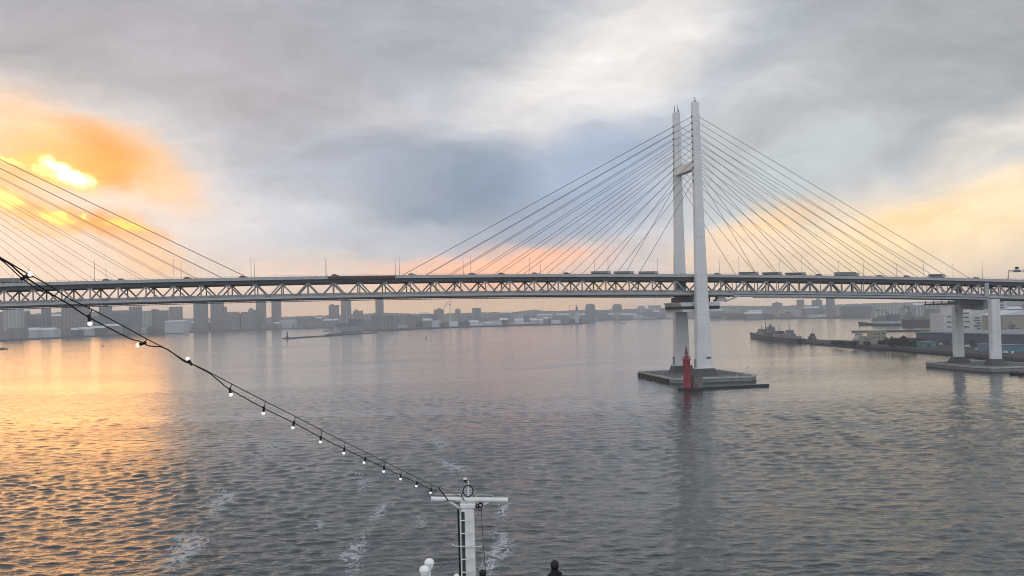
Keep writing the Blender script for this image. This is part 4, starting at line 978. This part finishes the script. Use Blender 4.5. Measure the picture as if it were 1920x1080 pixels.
# parked vans and boats on the quay
M_van = mat('van_white', (0.7, 0.7, 0.7), 0.4); van = None
for i, (px, py, rz, lab) in enumerate([(1815, 651, .3, 'white van parked behind the far pier leg'), (1824, 648, .8, 'white van parked between the pier legs beside another van'), (1837, 647, 1.2, 'white van parked close to the narrow blue shed'),
                                       (1886, 663, .4, 'white van parked just past the near pier leg'), (1899, 664, 1.0, 'white van parked before the wide teal shed'), (1835, 657, .1, 'white van parked nearest the water between the pier legs'), (1765, 647, .6, 'pale van parked against the slate warehouse by the teal shed')]):
    r = tag(empty('van', at(px, py, 3.0), rz), lab, 'van', 'vans parked on the quay')
    MB().prism([(-2.4, -.95), (2.4, -.95), (2.4, .95), (-2.4, .95)], .4, 2.2, [(-2.35, -.9), (1.6, -.9), (1.6, .9), (-2.35, .9)]).build('body', M_van, r, bevel=.1)
    MB().box(1.0, 2.0, -.97, .97, 1.3, 1.9).build('windscreen', M_glassd, r)
    wheel_set(r, (-1.5, 1.5), .9, .36)
# trees on the quay
def tree(p, hh, w, lab, seed, group='trees on the quay'):
    rnd = random.Random(seed); o = tag(empty('tree', p), lab, 'tree', group)
    tm = MB(); tm.tube((0, 0, 0), (0, 0, hh * .55), hh * .035, hh * .018, 6)
    for k in range(4):
        an = rnd.uniform(0, 6.3); tm.tube((0, 0, hh * (.3 + .06 * k)), (cos(an) * w * .5, sin(an) * w * .5, hh * (.55 + .08 * k)), hh * .012, hh * .006, 5)
    tm.build('trunk', M_bark, o)
    cm = MB(); clumps = [(rnd.uniform(-.7, .7) * w, rnd.uniform(-.7, .7) * w, hh * rnd.uniform(.3, .9), rnd.uniform(.25, .5) * w) for _ in range(11)]
    for cx, cy, cz, r_ in clumps:
        for _ in range(80):
            v = Vector((rnd.gauss(0, 1), rnd.gauss(0, 1), rnd.gauss(0, .8))).normalized() * r_ * rnd.uniform(.5, 1.1)
            c = Vector((cx, cy, cz)) + v; s_ = rnd.uniform(.2, .5); a_ = Vector((rnd.gauss(0, 1), rnd.gauss(0, 1), rnd.gauss(0, 1))).normalized(); b_ = a_.orthogonal().normalized() * s_; a_ = a_ * s_
            cm.add([c - a_, c + b_, c + a_, c - b_], [(0, 1, 2, 3)])
    cm.build('crown', M_leaf, o)
for i, (px, py, hh, w) in enumerate([(1564, 646, 4, 3), (1574, 647, 4.5, 4), (1582, 648, 4, 4), (1597, 649, 5, 4), (1604, 649, 4, 3), (1626, 648, 4, 4), (1666, 651, 11, 5), (1672, 652, 9, 5), (1681, 652, 8, 6), (1690, 652.5, 9, 4), (1694, 652, 13, 3.2), (1701, 653, 8, 4), (1709, 653, 7, 5), (1652, 649, 6, 4)]):
    tree(at(px, py, 3.0) , hh, w, 'low dark shrub on the quay before the beige office' if hh < 6.5 else ('tall narrow dark tree beside the slate warehouse' if hh > 12 else 'dark bushy tree standing between the beige office and slate warehouse'), 40 + i, 'shrubs on the quay' if hh < 6.5 else ('tall tree on the quay' if hh > 12 else 'bushy trees on the quay'))
for i, (px, Yt, hh, w) in enumerate([(1884, 1120, 12, 7), (1900, 1110, 18, 8), (1917, 1100, 12, 7)]):
    p = aty(px, 620, Yt); p.z = 3
    tree(p, hh, w, 'dark round tree rising behind the slate warehouse roof past the pier', 80 + i, 'trees behind the slate warehouse')

# ================================================================== SHIP'S MAST, FESTOON, PEOPLE
YM = 28.0
mo = aty(880, 936, YM)
K = YM / FPX
M_mast = mat('mast_white', (0.84, 0.83, 0.82), 0.4, var=0.12, scale=1.5, streak=True)
M_wire = mat('black_cord', (0.006, 0.006, 0.007), 0.5, var=0.1)
mast = tag(empty('ship_mast', mo), 'white ship mast with crossbar, ladder rungs and black cables at the stern', 'mast')
DECK = CAMH - 7.95
def mp(cx, cy, y=0.0):        # spot on the mast's own plane
    p = aty(780 + cx / 5.145, 870 + cy / 5.145, YM) - mo
    return Vector((p.x, y, p.z))
zb_ = DECK - mo.z
xm = mp(500, 420).x
MB().prism([(xm - .185, -.16), (xm + .185, -.16), (xm + .185, .16), (xm - .185, .16)], zb_, mp(500, 415).z, [(xm - .17, -.15), (xm + .17, -.15), (xm + .17, .15), (xm - .17, .15)]).build('post', M_mast, mast, bevel=.02)
c = MB(); c.tube(mp(152, 338), mp(880, 348), .066, n=16); c.build('crossbar', M_mast, mast, smooth=False, bevel=.01)
c = MB(); c.tube(mp(152, 338) - Vector((.01, 0, 0)), mp(160, 338), .074, n=16); c.build('end_cap', M_mast, mast)
c = MB(); c.tube(mp(872, 348), mp(882, 348) + Vector((.01, 0, 0)), .074, n=16); c.build('end_cap', M_mast, mast)
MB().tube(mp(425, 425), mp(300, 350), .032, n=8).build('brace', M_mast, mast)
MB().tube(mp(575, 425), mp(700, 368), .032, n=8).build('brace', M_mast, mast)
MB().box(xm - .2, xm + .2, -.18, .18, mp(500, 418).z, mp(500, 375).z).build('mast_head', M_mast, mast, bevel=.02)
MB().tube(mp(505, 330), mp(505, 165), .026, .018, 10).build('top_pole', M_mast, mast)
g = MB(); cc = mp(503, 258); R_ = 48 / 5.145 * K
g.path([cc + Vector((R_ * cos(2 * pi * k / 28), -.03, R_ * sin(2 * pi * k / 28) * 1.1)) for k in range(29)], .016, 8); g.build('loop_aerial', M_wire, mast, smooth=True)
g = MB(); g.path([mp(455, 260, -.03), mp(440, 295, -.05), mp(455, 330, -.08), mp(470, 350, -.1)], .012); g.build('loop_lead', M_wire, mast)
g = MB(); g.tube(mp(475, 168), mp(475, 150), .03, .05, 10); g.tube(mp(475, 186), mp(475, 168), .012, n=6); g.tube(mp(475, 180), mp(503, 186), .008, n=6); g.build('lamp_body', M_wire, mast)
g = MB(); g.tube(mp(475, 150), mp(475, 133), .058, .05, 12); g.build('lamp_cap', M_mast, mast)
for pts in ([(285, 322), (287, 296), (297, 290), (425, 292), (432, 300), (434, 322)], [(580, 318), (582, 300), (592, 294), (738, 296), (746, 302), (748, 326)]):
    g = MB(); g.path([mp(x, y, -.06) for x, y in pts], .009, 6); g.build('guard_rail', M_mast, mast)
MB().box(xm - .168, xm - .085, -.166, -.161, zb_ + .2, mp(500, 450).z).build('slot_shade_strip', mat('slot_shade_grey', (0.05, 0.055, 0.065), 0.6), mast)  # dark strip puts the slot's shade on the post face as colour
g = MB(); x_ = xm - .195; g.tube((x_, -.25, zb_ + .1), (x_, -.25, mp(0, 440).z), .012, n=6); g.build('ladder_rail', M_mast, mast)
g = MB(); x2 = xm + .09; 
for k in range(14):
    z = mp(0, 538).z - .345 * k
    if z < zb_ + .2: break
    MB().tube((xm - .195, -.25, z), (x2, -.25, z), .017, n=6).tube((x2, -.25, z), (x2 + .02, -.155, z), .01, n=6).build('rung', M_mast, mast)
g = MB(); g.path([mp(358, 752, -.2), mp(366, 770, -.2), mp(385, 776, -.2), mp(632, 782, -.2), mp(634, 770, -.2)], .012, 6); g.build('cross_rod', M_mast, mast)
g = MB(); g.path([mp(408, 430, -.1), mp(414, 600, -.1), mp(420, 800, -.1), mp(428, 1100, -.1)] + [Vector((mp(432, 1150).x, -.1, zb_ + .05))], .026, 8); g.build('power_cable', M_wire, mast)
g = MB(); g.path([mp(630, 440, -.1), mp(650, 760, -.1), mp(672, 1010, -.1), mp(678, 1080, -.1)], .007, 6); g.build('halyard', M_wire, mast)
rnd = random.Random(5)
for cx, cy, rr in ((622, 392, 22), (618, 425, 18), (596, 400, 16), (545, 405, 14)):
    g = MB(); p0 = mp(cx, cy, -.12); R2 = rr / 5.145 * K
    g.path([p0 + Vector((R2 * cos(k * .7) * rnd.uniform(.7, 1.2), rnd.uniform(-.05, .05), R2 * sin(k * .7) * rnd.uniform(.7, 1.3))) for k in range(26)], .011, 6); g.build('coiled_cable', M_wire, mast)
for pts in ([(545, 370), (560, 430), (600, 460), (615, 440)], [(380, 350), (420, 395), (435, 430)], [(495, 350), (490, 385), (450, 410)], [(285, 345), (380, 348)]):
    g = MB(); g.path([mp(x, y, -.12) for x, y in pts], .008, 6); g.build('loose_wire', M_wire, mast)

# festoon
A_, B_, C_ = -1058.6264, 48.541487, 0.10733064
def ysp(px):                   # depth of the cord at an image column (bulbs are evenly spaced along it)
    u = px - 960; i = (A_ - u) / (u * C_ - B_); return min(YM - .15, max(7, YM / (1 + C_ * 16.88) * (1 + C_ * i)))
def fp(px, py): return aty(px, py, ysp(px))
def smooth_pts(pts, n=5):
    o = []
    for k in range(len(pts) - 1):
        p0, p1, p2, p3 = pts[max(0, k - 1)], pts[k], pts[k + 1], pts[min(len(pts) - 1, k + 2)]
        for j in range(n):
            t = j / n; o.append(0.5 * ((2 * p1) + (p2 - p0) * t + (2 * p0 - 5 * p1 + 4 * p2 - p3) * t * t + (3 * p1 - p0 - 3 * p2 + p3) * t ** 3))
    return o + [pts[-1]]
ori = fp(354, 680)
fes = tag(empty('festoon_lights', ori), 'black festoon cord of round white bulbs sagging down to the ship mast', 'string lights')
def fpl(x, y): return fp(x, y) - ori
upper = [(-60, 450), (0, 482.5), (50, 512), (63, 519), (100, 540), (130, 560), (172, 580), (240, 616), (276, 636), (312, 654.5), (345, 675), (373, 688), (393, 698), (434.4, 720), (497.4, 752.6), (554, 781), (603, 806.6), (646.7, 829), (686.7, 848.3), (721.7, 866), (750, 880), (781.7, 895), (808.3, 908.3), (821.7, 914), (835, 918), (870, 934)]
lower = [(-60, 446), (0, 484), (22, 498), (44, 517), (96, 551), (130, 571), (165, 594), (240, 633), (262, 640), (280, 648.5), (310, 653), (345, 677.5), (358.5, 681.5), (373, 689.5), (393, 700), (413, 716), (431, 730), (494.6, 765.3), (551, 793), (601.5, 820), (645.7, 841.7), (685, 860), (720, 876.7), (751.3, 891.3), (781.7, 905), (808.3, 917.5), (820, 916.7), (826, 913)]
MB().path(smooth_pts([fpl(*p) for p in upper]), .0072, 6).build('support_wire', M_wire, fes)
MB().path(smooth_pts([fpl(*p) for p in lower]), .0085, 6).build('power_cord', M_wire, fes)
MB().path(smooth_pts([fpl(*p) for p in [(-60, 452), (0, 486), (40, 521), (75, 545), (96, 551)]]), .006, 6).build('slack_wire', M_wire, fes)
MB().path(smooth_pts([fpl(*p) for p in [(821.7, 914), (828, 922), (834, 930), (840, 938)]]), .014, 6).build('cord_end', M_wire, fes)
M_bulb = mat('frosted_bulb', (0.85, 0.85, 0.83), 0.3, var=0.05, emit=((1.0, 0.97, 0.92), 0.75))
bul = [((55, 514.5), (44, 521), (63, 519)), ((168, 601.5), (167, 594), (172, 580)), ((262, 646), (270, 643), (275, 636)), ((353.5, 675), (358, 682), (361, 684)), ((432, 735.5), (431, 730), (434.4, 720)), ((494, 771.5), (494.6, 765.3), (497.4, 752.6)), ((549.5, 799.5), (551, 793), (554, 781)),
       ((601, 825.5), (601.5, 820), (603, 806.6)), ((645, 846.5), (645.7, 841.7), (646.7, 829)), ((683.3, 865), (685, 860), (686.7, 848.3)), ((719.5, 882), (720, 876.7), (721.7, 866)), ((751, 896.5), (751.3, 891.3), (752, 881)), ((781, 909.5), (781.7, 905), (781.7, 895)), ((807.5, 922), (808.3, 917.5), (808.3, 908.3))]
for (b0, s0_, t0_) in bul:
    y = ysp(b0[0]); kk = y / FPX
    bp_, sp_, tp_ = aty(*b0, y) - ori, aty(*s0_, y) - ori, aty(*t0_, y) - ori
    dr = (bp_ - sp_).normalized()
    r = .0285
    ctr = sp_ + dr * (r + .052) if (bp_ - sp_).length < .2 else bp_
    L_ = empty('festoon_lamp', parent=fes)
    MB().tube(sp_ - dr * .028, ctr - dr * r * .75, .019, .021, 10).build('socket', M_wire, L_)
    MB().ball(ctr, r, 10).build('bulb', M_bulb, L_, smooth=True)
    MB().path([sp_ - dr * .02, (sp_ + tp_) / 2 + Vector((.004, 0, 0)), tp_], .0065, 6).build('hanger', M_wire, L_)

# satellite domes on short pedestals
def dome(px, py, rpx, y, lab):
    p = aty(px, py, y); r = rpx * y / FPX
    o = tag(empty('satellite_dome', (p.x, p.y, DECK)), lab, 'satellite dome', 'satellite domes on the stern deck')
    z = p.z - DECK
    MB().tube((0, 0, 0), (0, 0, z - r * 1.35), r * .35, r * .3, 10).build('pedestal', M_mast, o)
    MB().lathe((0, 0, z), [(r * .35, -r * 1.4), (r * .62, -r * 1.15), (r * .86, -r * .35), (r * .9, -r * .12)], 20).build('base_tub', mat('dome_white', (0.96, 0.96, 0.96), 0.25, var=0.05), o, smooth=True)
    MB().lathe((0, 0, z), [(r * 1.0, -r * .12), (r * 1.0, 0), (r * .97, r * .25), (r * .84, r * .55), (r * .6, r * .8), (r * .3, r * .93), (.005, r * .97)], 20).build('radome', MATS['dome_white'], o, smooth=True)
dome(805, 1056, 9.6, 27.0, 'white satellite dome standing higher, farther along the stern deck')
dome(796, 1070, 10.2, 25.8, 'white satellite dome with visible seam standing lower, overlapping another dome')
dome(856, 1081, 5.5, 26.8, 'small white satellite dome just peeking up at the mast foot')

# stern deck that carries mast, domes and people (below the frame)
dk = MB().box(-9, 10, 17, 29.4, DECK - .4, DECK).build('ship_deck', mat('deck_green', (0.10, 0.16, 0.14), 0.8)); tag(dk, kind='structure')

# people
M_skin = mat('skin', (0.40, 0.24, 0.17), 0.6, var=0.08, scale=8); M_hair = mat('black_hair', (0.008, 0.007, 0.007), 0.55, var=0.3, scale=20); M_coat = mat('black_coat', (0.010, 0.010, 0.012), 0.85, var=0.3, scale=6); M_pant = mat('dark_trousers', (0.015, 0.016, 0.02), 0.85, var=0.2, scale=6)
def skin_mesh(name, verts, edges, radii, mtl, parent, root=0, sub=2):
    me = bpy.data.meshes.new(name); me.from_pydata(verts, edges, []); o = bpy.data.objects.new(name, me); COL.objects.link(o)
    m = o.modifiers.new('s', 'SKIN'); m.use_smooth_shade = True
    for i, r in enumerate(radii):
        sv = me.skin_vertices[0].data[i]; sv.radius = (r, r) if not isinstance(r, tuple) else r; sv.use_root = (i == root)
    s2 = o.modifiers.new('u', 'SUBSURF'); s2.levels = sub; s2.render_levels = sub
    me.materials.append(mtl); o.parent = parent
    return o
def person(px, py, y, hgt, lab, rz, hoodie=False):
    """standing figure seen from behind, head top at the given sight line"""
    p = aty(px, py, y); base = Vector((p.x, p.y, DECK)); k = (p.z - DECK) / 1.75
    o = tag(empty('person', base, rz), lab, 'person', None); o.scale = (1, 1, 1)
    S = lambda v: (v[0] * k, v[1] * k, v[2] * k)
    V = [(0, 0, .95), (0, 0, 1.12), (0, .01, 1.30), (0, .01, 1.43), (0, .0, 1.50), (0, .02, 1.58), (0, .03, 1.66), (0, .02, 1.70)]
    E = [(0, 1), (1, 2), (2, 3), (3, 4), (4, 5), (5, 6), (6, 7)]
    R = [(.16, .12), (.15, .11), (.17, .12), (.12, .09), (.055, .06), (.075, .085), (.078, .095), (.05, .06)]
    def chain(parent_i, pts):
        i = parent_i
        for v, r in pts: V.append(v); R.append(r); E.append((i, len(V) - 1)); i = len(V) - 1
        return i
    for sg in (-1, 1):
        chain(0, [((sg * .09, 0, .88), .10), ((sg * .10, .0, .48), .062), ((sg * .10, -.02, .10), .042), ((sg * .11, .12, .05), .04)])
        w = chain(3, [((sg * .145, 0, 1.385), .055), ((sg * .185, .0, 1.13), .046), ((sg * .20, .20, 1.02), .036), ((sg * .195, .26, 1.02), .034)])
        for j in range(4):
            chain(w, [((sg * .195 + (j - 1.5) * .02, .31, 1.03), .010), ((sg * .195 + (j - 1.5) * .022, .345 - abs(j - 1.4) * .006, 1.015), .009), ((sg * .195 + (j - 1.5) * .022, .36 - abs(j - 1.4) * .006, .99), .008)])
        chain(w, [((sg * .195 - sg * .045, .285, 1.01), .011), ((sg * .195 - sg * .06, .315, 1.0), .009)])
    skin_mesh('body', [S(v) for v in V], E, [(r[0] * k, r[1] * k) if isinstance(r, tuple) else r * k for r in R], M_skin, o, 0, 1)
    # face details
    f = MB(); f.ball(S((0, .135, 1.60)), .016 * k, 6, 1.5); f.build('nose', M_skin, o, smooth=True)
    for sg in (-1, 1):
        MB().ball(S((sg * .033, .117, 1.63)), .011 * k, 6).build('eye', M_black, o, smooth=True)
        MB().ball(S((sg * .085, .015, 1.61)), .022 * k, 6, 1.5, .45).build('ear', M_skin, o, smooth=True)
    MB().box(-.025 * k, .025 * k, .115 * k, .124 * k, 1.555 * k, 1.562 * k).build('mouth', M_red, o)
    # hair: cap with nape, coat, trousers
    hm = MB(); hm.lathe(S((0, .005, 1.64)), [(.088 * k, -.12 * k), (.102 * k, -.06 * k), (.106 * k, .0), (.098 * k, .05 * k), (.07 * k, .09 * k), (.03 * k, .108 * k), (.004, .112 * k)], 16)
    ho_ = hm.build('hair', M_hair, o, smooth=True)
    for v in ho_.data.vertices:
        if v.co.y > .055 * k and v.co.z < 1.66 * k: v.co.y = .055 * k
    CV = [(0, 0, .90), (0, 0, 1.12), (0, .01, 1.30), (0, .01, 1.42), (0, .005, 1.475), (0, .008, 1.53)]
    CE = [(0, 1), (1, 2), (2, 3), (3, 4), (4, 5)]; CR = [(.19, .15), (.175, .135), (.17, .14), (.125, .115), (.092, .095), (.086, .09)]
    for sg in (-1, 1):
        i = 3
        for v, r in [((sg * .15, 0, 1.385), .075), ((sg * .19, .0, 1.13), .064), ((sg * .205, .18, 1.025), .052)]: CV.append(v); CR.append(r); CE.append((i, len(CV) - 1)); i = len(CV) - 1
    skin_mesh('coat', [S(v) for v in CV], CE, [(r[0] * k, r[1] * k) if isinstance(r, tuple) else r * k for r in CR], M_coat, o, 0, 2)
    PV = [(0, 0, .94)]; PE = []; PR = [(.175, .14)]
    for sg in (-1, 1):
        i = 0
        for v, r in [((sg * .095, 0, .84), .115), ((sg * .10, 0, .48), .08), ((sg * .10, -.02, .08), .062)]: PV.append(v); PR.append(r); PE.append((i, len(PV) - 1)); i = len(PV) - 1
    skin_mesh('trousers', [S(v) for v in PV], PE, [(r[0] * k, r[1] * k) if isinstance(r, tuple) else r * k for r in PR], M_pant, o, 0, 1)
person(1040, 1050.5, 26.0, 1.7, 'dark haired person in a black coat seen from behind at the stern rail', 0.75)
person(904.5, 1068, 26.6, 1.6, 'person beside the mast of whom only dark hair shows', -0.3)

# ================================================================== RENDER SETTINGS
SC.render.engine = 'CYCLES'
SC.view_settings.view_transform = 'Standard'; SC.view_settings.look = 'None'
SC.view_settings.exposure = 0.1; SC.view_settings.gamma = 1.0
cy = SC.cycles
cy.use_denoising = True
cy.max_bounces = 6; cy.diffuse_bounces = 2; cy.glossy_bounces = 3; cy.transmission_bounces = 2; cy.volume_bounces = 1; cy.filter_width = 1.0; cy.transparent_max_bounces = 4
cy.caustics_reflective = False; cy.caustics_refractive = False
cy.sample_clamp_indirect = 4.0
